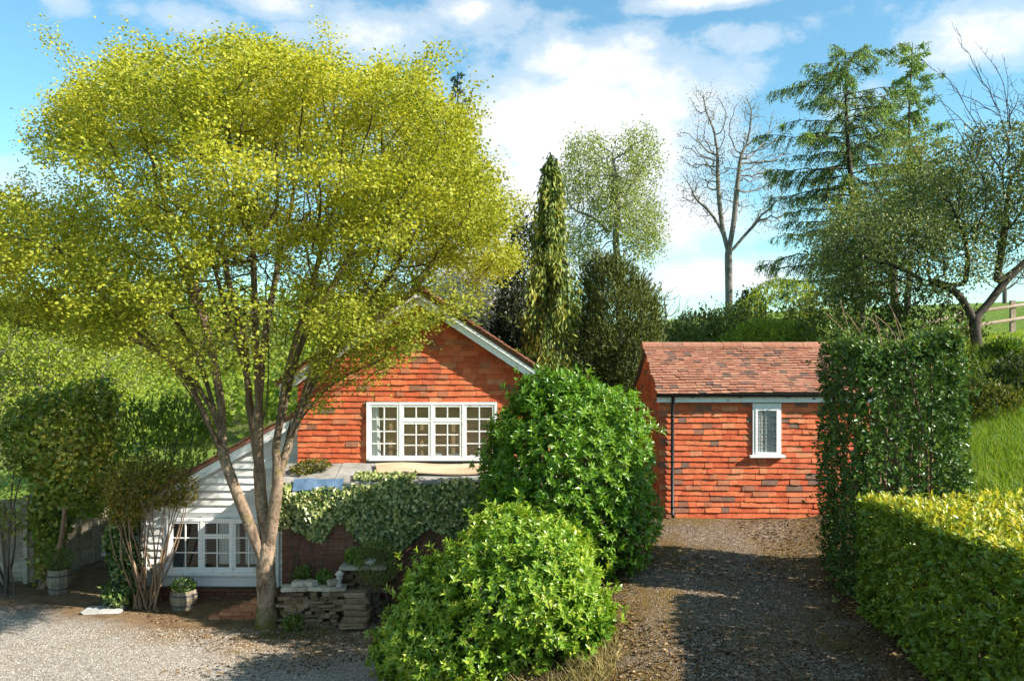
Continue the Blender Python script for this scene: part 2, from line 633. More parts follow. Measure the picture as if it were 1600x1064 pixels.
# the big tree: pinkish tan bark, darker fine limbs, moss on the foot and the forks
m, q = material('maple_bark')
geo = q.add('ShaderNodeNewGeometry')
pz = q.add('ShaderNodeSeparateXYZ', ins={0: geo.outputs['Position']}).outputs[2]
mp2 = q.add('ShaderNodeMapping', ins={'Vector': geo.outputs['Position'], 'Scale': (1, 1, .4)})
c = q.ramp(q.noise(mp2.outputs[0], 6, 7, .65), [(.30, (.10, .065, .042)), (.45, (.31, .215, .145)), (.72, (.52, .39, .28))])
thin = q.math('SUBTRACT', 1.0, q.math('MULTIPLY', attr(q), 7.5, clamp=True), clamp=True)
c = q.mix(thin, c, (.085, .062, .032))
spot = q.ramp(q.noise(geo.outputs['Position'], 14, 6, .7), [(.40, 1.0), (.47, 0.0)])
c = q.mix(q.math('MULTIPLY', spot, .85), c, (.10, .07, .045))
mossn = q.noise(geo.outputs['Position'], 5, 5, .6)
foot = q.math('MULTIPLY', q.math('SUBTRACT', 0.75, pz), 1.5, clamp=True)
mossf = q.math('ADD', q.math('MULTIPLY', q.math('SUBTRACT', mossn, .55), 6.0, clamp=True), q.math('MULTIPLY', foot, q.math('MULTIPLY', mossn, 1.9)), clamp=True)
c = q.mix(mossf, c, (.13, .12, .022))
bp = q.add('ShaderNodeBump', ins={'Strength': 1.0, 'Distance': .05, 'Height': q.noise(mp2.outputs[0], 22, 7, .7)})
pr = q.add('ShaderNodeBsdfPrincipled', ins={'Base Color': c, 'Roughness': .85, 'Normal': bp.outputs[0], 'Specular IOR Level': .25})
finish(q, pr.outputs[0])
M['maple_bark'] = m

TILE_STOPS = [(0, (.52, .10, .040)), (.25, (.61, .135, .052)), (.5, (.65, .185, .078)), (.66, (.44, .095, .045)), (.74, (.64, .26, .12)), (.82, (.36, .115, .06)), (.9, (.27, .13, .08)), (1, (.18, .115, .085))]
M['tile'] = tint_mat('hanging_tile', TILE_STOPS, .42, 5, .85, .5, lichen=((.24, .13, .075), 3.5, .62))
M['roof_tile'] = tint_mat('roof_tile', [(0, (.29, .115, .070)), (.3, (.36, .155, .095)), (.6, (.40, .20, .125)), (.8, (.22, .105, .07)), (1, (.14, .10, .08))], .4, 12, .9, .5, lichen=((.10, .085, .06), 6, .60))
M['brick'] = tint_mat('brick', [(0, (.16, .06, .035)), (.4, (.22, .09, .05)), (.7, (.13, .07, .045)), (1, (.25, .13, .08))], .45, 16, .92, .5, lichen=((.09, .09, .045), 5, .58))
M['red_brick'] = tint_mat('red_brick', [(0, (.40, .13, .06)), (1, (.52, .24, .12))], .35, 16, .9, .5)
M['mortar'] = rough_mat('mortar', (.12, .10, .075), (.24, .21, .17), 10, .95, .3)
M['stone'] = tint_mat('stone', [(0, (.13, .09, .05)), (.5, (.22, .155, .09)), (.8, (.33, .24, .145)), (1, (.46, .38, .27))], .5, 9, .9, .6, lichen=((.12, .12, .03), 4, .60), dist=.02)
M['pale_stone'] = tint_mat('pale_stone', [(0, (.40, .33, .25)), (1, (.55, .49, .40))], .35, 9, .9, .5)
M['white_paint'] = rough_mat('white_paint', (.54, .50, .42), (.82, .81, .78), 11, .55, .15, 40, lo=.30, hi=.42)
M['board_paint'] = tint_mat('board_paint', [(0, (.62, .60, .55)), (.5, (.76, .74, .70)), (1, (.82, .81, .77))], .16, 7, .6, .15, lichen=((.50, .46, .38), 9, .69))
M['old_paint'] = rough_mat('old_paint', (.52, .47, .40), (.78, .76, .70), 7, .7, .2, 40, lo=.35, hi=.5)
M['black_metal'] = rough_mat('black_metal', (.012, .012, .013), (.03, .03, .03), 8, .45, .05)
M['lead'] = rough_mat('lead', (.05, .05, .055), (.1, .1, .1), 8, .6, .05)
M['felt'] = rough_mat('felt', (.17, .16, .13), (.38, .37, .35), 3, .8, .3, 20)
M['plank'] = rough_mat('plank', (.40, .28, .17), (.60, .46, .32), 3, .8, .3, 25, (.3, 3, 3))
M['fence_wood'] = tint_mat('fence_wood', [(0, (.36, .30, .22)), (.5, (.50, .42, .31)), (1, (.60, .52, .41))], .35, 9, .9, .4)
M['rail_wood'] = tint_mat('rail_wood', [(0, (.30, .22, .15)), (1, (.45, .35, .26))], .3, 9, .9, .4)
M['cask_wood'] = tint_mat('cask_wood', [(0, (.18, .14, .09)), (1, (.31, .26, .18))], .35, 9, .9, .4)
M['tarp'] = rough_mat('tarp', (.07, .13, .22), (.15, .23, .34), 5, .45, .5, 9)
M['cloth'] = rough_mat('cloth', (.70, .70, .68), (.80, .80, .80), 4, .8, .4, 8)
M['curtain'] = rough_mat('curtain', (.62, .62, .60), (.74, .74, .72), 4, .9, .3, 12, (6, 1, .3))
M['reflection_sheet'] = rough_mat('reflection_sheet', (.36, .24, .13), (.46, .32, .19), 2, .9, .2, 60, (.3, 1, 6))
M['room_dark'] = rough_mat('room_dark', (.05, .045, .04), (.09, .08, .07), 3, .9, .1)
M['soil'] = rough_mat('soil', (.05, .035, .02), (.11, .08, .05), 10, .95, .6)
M['slab'] = rough_mat('slab', (.34, .33, .31), (.48, .47, .44), 6, .85, .3)
m, q = material('window_glass')
fr = q.add('ShaderNodeLayerWeight', ins={'Blend': .5})
f2 = q.math('ADD', q.math('POWER', fr.outputs['Facing'], 4.0), 0.05, clamp=True)
tr = q.add('ShaderNodeBsdfTransparent', ins={'Color': (.86, .89, .87, 1)})
gl = q.add('ShaderNodeBsdfGlossy', ins={'Color': (1, 1, 1, 1), 'Roughness': .02})
finish(q, q.add('ShaderNodeMixShader', ins={0: f2, 1: tr.outputs[0], 2: gl.outputs[0]}).outputs[0])
M['glass'] = m
# ------------------------------------------------------------------ the ground
CTRL = np.array([
    (-14, 12, .2), (-10, 12, .2), (-6, 12, .2), (-3, 12.3, .2), (-14, 15, .2), (-10, 15, .2), (-6, 15, .2), (-3.5, 14.6, .2), (-10, 18, .2), (-12, 19, .2), (-7, 16.5, .2), (-3, 16, .25),
    (-14, 9, .2), (-8, 9, .2), (-4, 9.5, .2), (-2, 13.5, .28), (-2, 11.5, .25), (-2.4, 10, .2), (-4, 7, .25),
    (0, 11.5, .95), (.9, 11.5, 1.38), (1.2, 10, 1.28), (0, 10, .85), (-1, 10.5, .45), (.5, 13.5, 1.4), (-.5, 14.5, .9), (1.5, 14.5, 1.72), (-1, 8.5, .45), (-1, 12.5, .55),
    (1.6, 12, 1.56), (3, 12, 1.6), (5, 12, 1.65), (2.2, 14, 1.76), (4, 14, 1.78), (5.2, 14, 1.8), (2.5, 16, 1.9), (4, 16, 1.9), (6, 16, 1.92), (2, 10, 1.42), (4, 10, 1.43), (5, 10, 1.46),
    (2.5, 8, 1.3), (4.5, 8, 1.32), (3, 6, 1.25), (3, 19, 2.0), (6, 19, 2.1), (5.6, 13, 1.85), (6.5, 13, 2.1), (7.6, 13, 2.4), (6, 10, 1.7), (7.3, 10, 2.1), (6, 7.5, 1.6), (7.5, 7.5, 2.0),
    (8.35, 13, 2.69), (8.4, 14.5, 2.8), (9.8, 16, 3.3), (9.5, 13, 2.95), (11.6, 18, 3.9), (9, 18, 3.1), (10.5, 18, 3.55), (8, 20, 2.9), (11.5, 19.2, 4.35), (12.4, 20, 5.1), (10.8, 20.5, 4.75), (11.2, 20, 4.9),
    (12, 20.5, 5.35), (18, 28, 5.9), (14, 22, 5.6), (16, 22, 5.9), (13, 16, 4.2), (14, 12, 3.8), (12, 9, 3.0), (20, 20, 6.5), (20, 10, 5),
    (2, 24, 2.8), (6, 26, 3.8), (-4, 24, 1.2), (-12, 25, .6), (-20, 30, .3), (0, 40, 3.6), (15, 40, 6.4), (-20, 45, .6), (25, 40, 7.5), (30, 25, 8), (40, 15, 9), (-20, 12, 0), (-30, 12, -.5), (-30, 25, -.5),
    (0, 4, 2.5), (0, 1, 3.55), (-6, 4, 1.7), (5, 3, 2.2), (-6, 0, 3.3), (6, 0, 3.6), (-15, 3, 1.2), (15, 2, 4.2), (0, -8, 3.9), (-15, -8, 3), (15, -8, 5),
    (-40, 60, 1), (-60, 100, 4), (-60, 150, 8), (0, 100, 6.2), (0, 150, 9), (60, 100, 11), (60, 150, 13), (100, 60, 12), (-100, 60, 1), (-100, 150, 9), (0, 300, 10), (-200, 300, 11), (200, 300, 15), (-200, 100, 4), (200, 100, 15), (-150, 0, -2), (150, 0, 13)], float)
_D = np.linalg.norm(CTRL[:, None, :2] - CTRL[None, :, :2], axis=2)
_K = np.block([[_D + np.eye(len(CTRL)) * -.05, np.ones((len(CTRL), 1)), CTRL[:, :2]], [np.ones((1, len(CTRL))), np.zeros((1, 3))], [CTRL[:, :2].T, np.zeros((2, 3))]])
_W = np.linalg.solve(_K, np.concatenate([CTRL[:, 2], np.zeros(3)]))


def gz(x, y):
    x = np.atleast_1d(np.asarray(x, float))
    y = np.atleast_1d(np.asarray(y, float))
    out = np.empty(len(x))
    for s in range(0, len(x), 20000):
        xs, ys = x[s:s + 20000], y[s:s + 20000]
        d = np.hypot(xs[:, None] - CTRL[None, :, 0], ys[:, None] - CTRL[None, :, 1])
        out[s:s + 20000] = d @ _W[:-3] + _W[-3] + _W[-2] * xs + _W[-1] * ys
    p = np.stack([x, y, 0 * x], 1)
    near = np.clip(1.5 - np.hypot(x, y - 12) / 25, 0, 1)
    return out + near * .02 * fnoise(p, 1.6, 5)


def g1(x, y):
    return float(gz([x], [y])[0])


def seg_dist(x, y, poly):
    d = np.full(len(x), 1e9)
    poly = np.asarray(poly, float)
    for i in range(len(poly)):
        a, b = poly[i], poly[(i + 1) % len(poly)]
        ab = b - a
        t = np.clip(((x - a[0]) * ab[0] + (y - a[1]) * ab[1]) / (ab @ ab), 0, 1)
        d = np.minimum(d, np.hypot(x - a[0] - t * ab[0], y - a[1] - t * ab[1]))
    return d


DRIVE = [(2.55, 16.3), (2.25, 14), (1.55, 12), (1.0, 10), (.6, 8), (.3, 4), (4.8, 4), (4.85, 12.8), (5.7, 13.2), (5.9, 16.3)]
YARD = [(-9.2, 20.5), (-7.2, 18), (-4.2, 16.2), (-3.2, 15.6), (-2.3, 14.2), (-1.9, 12), (-1.4, 10), (-.6, 8), (.3, 4), (-13, 4), (-14, 16), (-10.4, 17.1)]


def axis(dense, steps):
    out = list(dense)
    for lim, st in steps:
        while out[-1] < lim:
            out.append(out[-1] + st)
    return np.array(out)


xp = axis(np.arange(0, 12.5, .14), [(24, .5), (60, 2), (240, 10)])
gx = np.concatenate([-xp[:0:-1], xp])
gy = np.concatenate([np.arange(-30, 7, .8), axis(np.arange(7, 21, .13), [(36, .5), (80, 2), (360, 10)])])
GX, GY = np.meshgrid(gx, gy)
fx, fy = GX.ravel(), GY.ravel()
fz = gz(fx, fy)


def soft(poly, w=.35):
    d = seg_dist(fx, fy, poly)
    ins = in_poly(fx, fy, poly)
    return np.clip(.5 + np.where(ins, d, -d) / (2 * w), 0, 1)


w_drive = soft(DRIVE)
w_yard = soft(YARD, .5)
w_rim = np.clip(seg_dist(fx, fy, DRIVE) / .9, 0, 1)
dl_ = np.interp(fy, [4, 8, 10, 12, 14, 16.3], [.3, .6, 1.0, 1.55, 2.25, 2.55])
du_ = (fx - dl_) / (4.85 - dl_)      # mossy strips either side of the wheel tracks
w_rim = np.minimum(w_rim, 1 - np.clip(.62 * np.exp(-((du_ - .24) / .07) ** 2) + .5 * np.exp(-((du_ - .80) / .09) ** 2), 0, 1))
# grass: the right-hand bank and everything beyond the buildings
w_grass = np.clip((fx - 7.2) / .8, 0, 1)
w_grass = np.maximum(w_grass, np.clip((fy - 20) / 2, 0, 1))
w_grass = np.maximum(w_grass, np.clip((4 - fy) / 2, 0, 1))
w_dirt = np.clip(1 - seg_dist(fx, fy, [(-10.4, 17.5), (-7.3, 16.2), (-4.3, 14.9), (-2.2, 14.4)]) / 2.9, 0, 1)
w_field = np.clip((fy - 30) / 15, 0, 1) * np.clip((14 - fx) / 4, 0, 1)

m, q = material('ground_cover')
geo = q.add('ShaderNodeNewGeometry')
pos = geo.outputs['Position']
big = q.noise(pos, .9, 5, .6)
mid = q.noise(pos, 4, 5, .6)
fin = q.noise(pos, 26, 4, .6)
vor = q.add('ShaderNodeTexVoronoi', ins={'Vector': pos, 'Scale': 46.0})
cell = q.add('ShaderNodeSeparateXYZ', ins={0: vor.outputs['Color']}).outputs[0]
soil = q.ramp(fin, [(.3, (.035, .024, .013)), (.55, (.10, .065, .032)), (.75, (.19, .13, .065))])
grass = q.ramp(mid, [(.3, (.09, .15, .018)), (.55, (.15, .23, .022)), (.75, (.22, .27, .04))])
fieldc = q.ramp(q.noise(pos, .12, 6, .65), [(.3, (.10, .10, .03)), (.5, (.16, .145, .05)), (.7, (.20, .175, .075))])
grav = q.ramp(cell, [(0, (.18, .155, .125)), (.5, (.34, .30, .25)), (1, (.53, .48, .42))])
dirt = q.ramp(mid, [(.3, (.13, .08, .04)), (.6, (.24, .155, .08)), (.8, (.30, .22, .13))])
tarm = q.ramp(cell, [(0, (.05, .034, .022)), (.55, (.15, .105, .07)), (.85, (.32, .24, .17)), (1, (.52, .43, .33))])
moss = q.ramp(fin, [(.3, (.07, .045, .012)), (.6, (.18, .11, .028)), (.8, (.32, .20, .075))])
tanl = q.ramp(cell, [(0, (.10, .075, .05)), (1, (.36, .28, .2))])


def edge(wname, noise_s, amp, sharp):
    a = q.math('ADD', attr(q, wname), q.math('MULTIPLY', q.math('SUBTRACT', noise_s, .5), amp))
    return q.math('ADD', q.math('MULTIPLY', q.math('SUBTRACT', a, .5), sharp), .5, clamp=True)


c = q.mix(edge('w_grass', mid, .8, 4), soil, grass)
c = q.mix(attr(q, 'w_field'), c, fieldc)
yardc = q.mix(q.math('MULTIPLY', q.math('SUBTRACT', mid, .56), 3.5, clamp=True), grav, dirt)
yardc = q.mix(edge('w_dirt', big, .9, 3), yardc, dirt)
c = q.mix(edge('w_yard', mid, 1.0, 4), c, yardc)
rim = q.math('SUBTRACT', 1.0, attr(q, 'w_rim'))
mf = q.math('ADD', q.math('MULTIPLY', q.math('SUBTRACT', big, .45), 5.0), q.math('MULTIPLY', rim, 1.1))
drv = q.mix(q.math('MULTIPLY', mf, .85, clamp=True), tarm, moss)
drv = q.mix(q.math('MULTIPLY', q.math('SUBTRACT', q.noise(pos, 1.7, 4, .6, 0), .60), 6.0, clamp=True), drv, tanl)
c = q.mix(edge('w_drive', mid, .9, 4), c, drv)
hgt = q.math('ADD', q.math('MULTIPLY', vor.outputs['Distance'], -1.0), q.math('MULTIPLY', fin, .6))
bp = q.add('ShaderNodeBump', ins={'Strength': .9, 'Distance': .02, 'Height': hgt})
pr = q.add('ShaderNodeBsdfPrincipled', ins={'Base Color': c, 'Roughness': .92, 'Normal': bp.outputs[0], 'Specular IOR Level': .2})
finish(q, pr.outputs[0])
M['ground'] = m

ny, nx = GX.shape
ii, jj = np.meshgrid(np.arange(ny - 1), np.arange(nx - 1), indexing='ij')
a = (ii * nx + jj).ravel()
quads = np.stack([a, a + 1, a + nx + 1, a + nx], 1)
cxm = fx[quads].mean(1)
cym = fy[quads].mean(1)
in_d = in_poly(cxm, cym, DRIVE)
in_y = in_poly(cxm, cym, YARD) & ~in_d
ALLV = np.stack([fx, fy, fz], 1)
for nm, sel in (('ground', ~in_d & ~in_y), ('drive', in_d), ('courtyard', in_y)):
    qs = quads[sel]
    u, inv = np.unique(qs, return_inverse=True)
    at = {'w_drive': w_drive[u], 'w_yard': w_yard[u], 'w_grass': w_grass[u], 'w_dirt': w_dirt[u], 'w_field': w_field[u], 'w_rim': w_rim[u]}
    o = obj(nm, np_mesh(nm, ALLV[u], [inv.reshape(qs.shape)], M['ground'], at, smooth=True))
    tag(o, {'ground': 'soil, rough grass and far fields of the hillside garden', 'drive': 'dark gravelly drive with mossy patches leading up to the tiled shed', 'courtyard': 'pale gravel yard below the spreading tree'}[nm], nm, kind='structure')

# ------------------------------------------------------------------ pieces shared by walls and roofs
def tile_mesh(name, w, h, th, mat, tint, sag, tilt):
    """a clay tile: front faces -y, hung at its top edge, lower edge kicked out by tilt"""
    xs = [-w / 2, 0, w / 2]
    vs, fs = [], []
    for y_in in (0, th):
        for k, x in enumerate(xs):
            vs.append((x, -tilt - th + y_in, sag[k]))
        for k, x in enumerate(xs):
            vs.append((x, -th * .5 + y_in, h))
    for k in range(2):
        fs.append((k, k + 1, k + 4, k + 3))
        fs.append((6 + k, 9 + k, 10 + k, 7 + k))
        fs.append((k, 6 + k, 7 + k, k + 1))
        fs.append((3 + k, 4 + k, 10 + k, 9 + k))
    fs += [(0, 3, 9, 6), (2, 8, 11, 5)]
    me = bpy.data.meshes.new(name)
    me.from_pydata(vs, [], fs)
    at_ = me.attributes.new('tint', 'FLOAT', 'POINT')
    at_.data.foreach_set('value', np.full(len(vs), tint, np.float32))
    me.materials.append(mat)
    return me


def tile_bank(name, widths, h, th, mat, tilt, sagamp, ntint=9):
    bank = []
    for w in widths:
        row = []
        for k in range(ntint):
            t = [.05, .2, .35, .5, .62, .72, .12, .42, .28, .8, .88, .97][k] if ntint == 12 else random.random()
            sag = [random.uniform(-sagamp, sagamp) for _ in range(3)]
            row.append(tile_mesh(name, w - .004, h, th * random.uniform(.85, 1.2), mat, t, sag, tilt * random.uniform(.8, 1.4)))
        bank.append(row)
    return bank


WID = [.16, .2, .25, .32]
TB = tile_bank('hanging_tile', WID, .155, .013, M['tile'], .022, .006, 12)
RB = tile_bank('roof_tile', [.15, .17, .20], .155, .014, M['roof_tile'], .020, .007, 12)


def pick_tint():
    u = random.random()
    return random.choice((0, 1, 2, 3, 4, 6, 7, 8)) if u < .80 else random.choice((5, 9)) if u < .91 else random.choice((10, 11))


def lay_tiles(name, parent, bank, widths, rows, spans, place, visible, limit=300):
    """rows: list of row offsets; spans(row) -> list of (x0,x1); place(x,row)-> matrix; pieces past the limit are joined"""
    cand = []
    for r_i, r_ in enumerate(rows):
        for (x0, x1) in spans(r_):
            x = x0 - random.uniform(0, .1)
            while x < x1 - .03:
                k = random.randrange(len(widths))
                w = widths[k]
                xa, xb = max(x, x0), min(x + w, x1)
                x += w
                if xb - xa < .05:
                    continue
                cand.append((xa, xb, r_, k))
    cand.sort(key=lambda c_: -visible((c_[0] + c_[1]) / 2, c_[2]))
    rest_v, rest_f, rest_t, off = [], [], [], 0
    for i, (xa, xb, r_, k) in enumerate(cand):
        me = bank[k][pick_tint()]
        mtx = place((xa + xb) / 2, r_) @ Matrix.Rotation(random.uniform(-.014, .014), 4, 'Y') @ Matrix.Diagonal(((xb - xa) / widths[k], 1, 1, 1))
        if i < limit:
            o = bpy.data.objects.new(name, me)
            link(o, parent)
            o.matrix_basis = mtx
        else:
            co = np.array([mtx @ v.co for v in me.vertices])
            rest_v.append(co)
            rest_f += [tuple(j + off for j in p.vertices) for p in me.polygons]
            rest_t += [me.attributes['tint'].data[0].value] * len(co)
            off += len(co)
    if rest_v:
        mb = MB()
        mb.v = [tuple(p) for p in np.concatenate(rest_v)]
        mb.f, mb.t = rest_f, rest_t
        o = mb.build(name + 's', bank[0][0].materials[0], parent)
        o['kind'] = 'stuff'


def brick_mesh(name, w, h, d, mat, tint, j=.004):
    mb = MB()
    jit = lambda: random.uniform(-j, j)
    vs = [(sx * w / 2 + jit(), sy * d / 2 + jit(), sz * h / 2 + jit()) for sx, sy, sz in ((-1, -1, -1), (1, -1, -1), (1, 1, -1), (-1, 1, -1), (-1, -1, 1), (1, -1, 1), (1, 1, 1), (-1, 1, 1))]
    mb.raw(vs, [(0, 3, 2, 1), (4, 5, 6, 7), (0, 1, 5, 4), (1, 2, 6, 5), (2, 3, 7, 6), (3, 0, 4, 7)], tint)
    return mb.mesh(name, mat)


BRK = [brick_mesh('brick', .215, .065, .10, M['brick'], random.random(), .003) for _ in range(10)]


def lay_bricks(parent, x0, x1, z0, z1, y, visible, limit=300, skip=None):
    cand = []
    r_ = 0
    z = z0 + .0325
    while z < z1 - .02:
        x = x0 + (.1125 if r_ % 2 else 0) - .1125
        while x < x1:
            xa, xb = max(x, x0), min(x + .215, x1)
            if xb - xa > .05 and not (skip and skip(xa, xb, z)):
                cand.append((xa, xb, z))
            x += .225
        z += .075
        r_ += 1
    cand.sort(key=lambda c_: -visible((c_[0] + c_[1]) / 2, c_[2]))
    mb = MB()
    for i, (xa, xb, z) in enumerate(cand):
        me = random.choice(BRK)
        mtx = Matrix.Translation(((xa + xb) / 2, y + .05 + random.uniform(-.004, .004), z)) @ Matrix.Diagonal(((xb - xa) / .215, 1, 1, 1))
        if i < limit:
            o = link(bpy.data.objects.new('brick', me), parent)
            o.matrix_basis = mtx
        else:
            mb.raw([mtx @ v.co for v in me.vertices], [tuple(p.vertices) for p in me.polygons], me.attributes['tint'].data[0].value)
    if mb.v:
        o = mb.build('bricks', M['brick'], parent)
        o['kind'] = 'stuff'


def fbar(mb, x0, x1, z0, z1, y, d, tint=.5):
    mb.box(x0, x1, y, y + d, z0, z1, tint)


def pane(parent, x0, x1, z0, z1, y):
    """glass slightly out of true, so each pane reflects its own piece of sky"""
    mb = MB()
    j = [random.uniform(-.002, .002) for _ in range(4)]
    mb.raw([(x0, y + j[0], z0), (x1, y + j[1], z0), (x1, y + j[2], z1), (x0, y + j[3], z1)], [(0, 1, 2), (0, 2, 3)])
    return mb.build('pane', M['glass'], parent)


def sash(parent, name, x0, x1, z0, z1, y, cols, rows_, fw=.045, bw=.022, mat='white_paint', depth=.04):
    """a light: stiles and rails, glazing bars, one pane to each opening"""
    mb = MB()
    fbar(mb, x0, x0 + fw, z0, z1, y, depth)
    fbar(mb, x1 - fw, x1, z0, z1, y, depth)
    fbar(mb, x0 + fw, x1 - fw, z0, z0 + fw, y + .002, depth - .004)
    fbar(mb, x0 + fw, x1 - fw, z1 - fw, z1, y + .002, depth - .004)
    ix0, ix1, iz0, iz1 = x0 + fw, x1 - fw, z0 + fw, z1 - fw
    cw, rh = (ix1 - ix0) / cols, (iz1 - iz0) / rows_
    for c_ in range(1, cols):
        fbar(mb, ix0 + c_ * cw - bw / 2, ix0 + c_ * cw + bw / 2, iz0, iz1, y + .006, depth - .014)
    for r_ in range(1, rows_):
        for c_ in range(cols):
            fbar(mb, ix0 + c_ * cw + (bw / 2 if c_ else 0), ix0 + (c_ + 1) * cw - (bw / 2 if c_ < cols - 1 else 0), iz0 + r_ * rh - bw / 2, iz0 + r_ * rh + bw / 2, y + .008, depth - .018)
    o = mb.build(name, M[mat], parent)
    for r_ in range(rows_):
        for c_ in range(cols):
            pane(parent, ix0 + c_ * cw, ix0 + (c_ + 1) * cw, iz0 + r_ * rh, iz0 + (r_ + 1) * rh, y + .022)
    return o


# ------------------------------------------------------------------ the house
HY_ = 16.0
house = thing('house', 'red tile-hung house with a white weatherboarded wing behind the big spreading tree', 'house', (-3, HY_, .2))
APX, APZ, SL = -1.86, 6.37, .66
HL, HR = -4.31, .77
WX0, WX1, WZ0, WZ1 = -2.92, -.30, 3.06, 4.23
zs = lambda x: APZ - SL * abs(x - APX)
mb = MB()
yb0, yb1 = HY_ + .04, HY_ + .26
mb.prism([(HL, .0), (WX0, .0), (WX0, zs(WX0)), (HL, zs(HL))], yb0, yb1)
mb.prism([(WX1, .0), (HR, .0), (HR, zs(HR)), (WX1, zs(WX1))], yb0, yb1)
mb.prism([(WX0, .0), (WX1, .0), (WX1, WZ0), (WX0, WZ0)], yb0, yb1)
mb.prism([(WX0, WZ1), (WX1, WZ1), (WX1, zs(WX1)), (APX, APZ), (WX0, zs(WX0))], yb0, yb1)
mb.prism([(HR - .22, .0), (HR, .0), (HR, zs(HR) - .02), (HR - .22, zs(HR) - .02)], yb1, HY_ + 7)
mb.prism([(HL, .0), (HL + .22, .0), (HL + .22, zs(HL) - .02), (HL, zs(HL) - .02)], yb1, HY_ + 7)
mb.box(HL + .23, HR - .23, HY_ + 6.8, HY_ + 7, 0, zs(HR) - .05)
gable = mb.build('gable_wall', M['mortar'], house)


def gable_spans(z):
    zz = z + .08
    xa = max(HL, APX - (APZ - zz) / SL + .02) if zz > zs(HL) else HL
    xb = min(HR, APX + (APZ - zz) / SL - .02) if zz > zs(HR) else HR
    if xb - xa < .1:
        return []
    if zz > WZ0 - .05 and z < WZ1 - .02:
        return [(xa, WX0 - .01), (WX1 + .01, xb)]
    return [(xa, xb)]


rows = list(np.arange(3.0, APZ - .1, .113))
lay_tiles('hanging_tile', gable, TB, WID, rows, gable_spans, lambda x, z: Matrix.Translation((x, HY_ + .036, z + .008 * math.sin(x * 1.7 + z * 9))),
          lambda x, z: (2 if (-2.3 < x < .2 and z > 4.2) else 1 if x < -2.9 and z < 4.3 else 0) + .2 * x - .05 * abs(z - 4.5))

# barge boards and roof
for s in (-1, 1):
    xe = (HR + .18) if s > 0 else (HL - .30)
    mb = MB()
    pts = [(APX, APZ + .02), (xe, zs(xe) + .02), (xe, zs(xe) - .19), (APX, APZ - .19)]
    if s > 0: pts = pts[::-1]
    mb.prism(pts, HY_ - .22, HY_ - .18)
    pts2 = [(APX, APZ + .03), (xe, zs(xe) + .03), (xe, zs(xe) - .04), (APX, APZ - .04)]
    if s > 0: pts2 = pts2[::-1]
    mb.prism(pts2, HY_ - .26, HY_ - .222)
    mb.build('barge_board', M['white_paint'], house)
mb = MB()
for s in (-1, 1):
    xe = (HR + .28) if s > 0 else (HL - .38)
    pts = [(APX, APZ + .13), (xe, zs(xe) + .13), (xe, zs(xe) + .035), (APX, APZ + .035)]
    if s > 0: pts = pts[::-1]
    mb.prism(pts, HY_ - .17, HY_ + 7.2)
roof = mb.build('roof', M['roof_tile'], house)
# verge and slope tiles: the right slope and both verges
up = math.atan(SL)
for s in (-1, 1):
    Ls = ((HR + .34 - APX) if s > 0 else (APX - HL + .42)) / math.cos(up)
    rws = list(np.arange(0, Ls - .05, .10))
    rot = Matrix.Rotation(s * math.pi / 2, 4, 'Z') @ Matrix.Rotation(-(math.pi / 2 - up), 4, 'X')
    x_e = APX + s * Ls * math.cos(up)
    z_e = APZ + .135 - Ls * math.sin(up)

    def place(v, r_, s=s, rot=rot, x_e=x_e, z_e=z_e):
        return Matrix.Translation((x_e - s * r_ * math.cos(up), v, z_e + r_ * math.sin(up))) @ rot
    lay_tiles('roof_tile', roof, RB, [.15, .17, .20], rws, lambda r_: [(HY_ - .30, HY_ + 7.3)], place, lambda v, r_: -v, 60)
mb = MB()
for k in range(17):
    y0 = HY_ - .28 + k * .45
    pr_ = [(APX + .15 * math.cos(t), APZ + .10 + .12 * math.sin(t)) for t in np.linspace(0, math.pi, 7)]
    mb.prism(pr_[::-1], y0, y0 + .44, random.random())
mb.build('ridge', M['roof_tile'], roof)

# upper window: four lights
mb = MB()
fy0 = HY_ - .035
fbar(mb, WX0, WX0 + .05, WZ0, WZ1, fy0, .1)
fbar(mb, WX1 - .05, WX1, WZ0, WZ1, fy0, .1)
fbar(mb, WX0 + .05, WX1 - .05, WZ1 - .05, WZ1, fy0 + .002, .1)
fbar(mb, WX0 + .05, WX1 - .05, WZ0, WZ0 + .05, fy0 - .02, .14)
lw = (WX1 - WX0 - .1) / 4
for k in range(1, 4):
    xm = WX0 + .05 + k * lw
    fbar(mb, xm - .02, xm + .02, WZ0 + .05, WZ1 - .05, fy0 + .004, .09)
win = mb.build('window', M['white_paint'], house)
tag(win, 'white four-light upper window with small square panes')
for k in range(4):
    xa = WX0 + .05 + k * lw + (.022 if k else .001)
    xb = WX0 + .05 + (k + 1) * lw - (.022 if k < 3 else .001)
    if k in (0, 3):
        sash(win, 'casement', xa, xb, WZ0 + .051, WZ1 - .051, fy0 + .012, 2, 4)
    else:
        sash(win, 'fanlight', xa, xb, WZ1 - .36, WZ1 - .051, fy0 + .012, 2, 1)
        mb = MB()
        fbar(mb, xa, xb, WZ1 - .395, WZ1 - .362, fy0 + .006, .06)
        mb.build('transom', M['white_paint'], win)
        sash(win, 'casement', xa, xb, WZ0 + .051, WZ1 - .397, fy0 + .012, 2, 3)
mb = MB()
mb.box(WX0 + .06, WX1 - .02, HY_ + .15, HY_ + .165, WZ0 + .02, WZ1 + .1)
mb.build('reflection_sheet', M['reflection_sheet'], house)  # brown sheet behind the glass, standing in for the reflected hillside
mb = MB()
for k in range(6):
    mb.tube([(WX0 + .07 + k * .035, HY_ + .09 + .015 * (k % 2), WZ0 + .06), (WX0 + .07 + k * .028, HY_ + .09 + .015 * (k % 2), WZ1 - .05)], [.03, .018], 6)
mb.build('curtain', M['curtain'], house)
mb = MB()
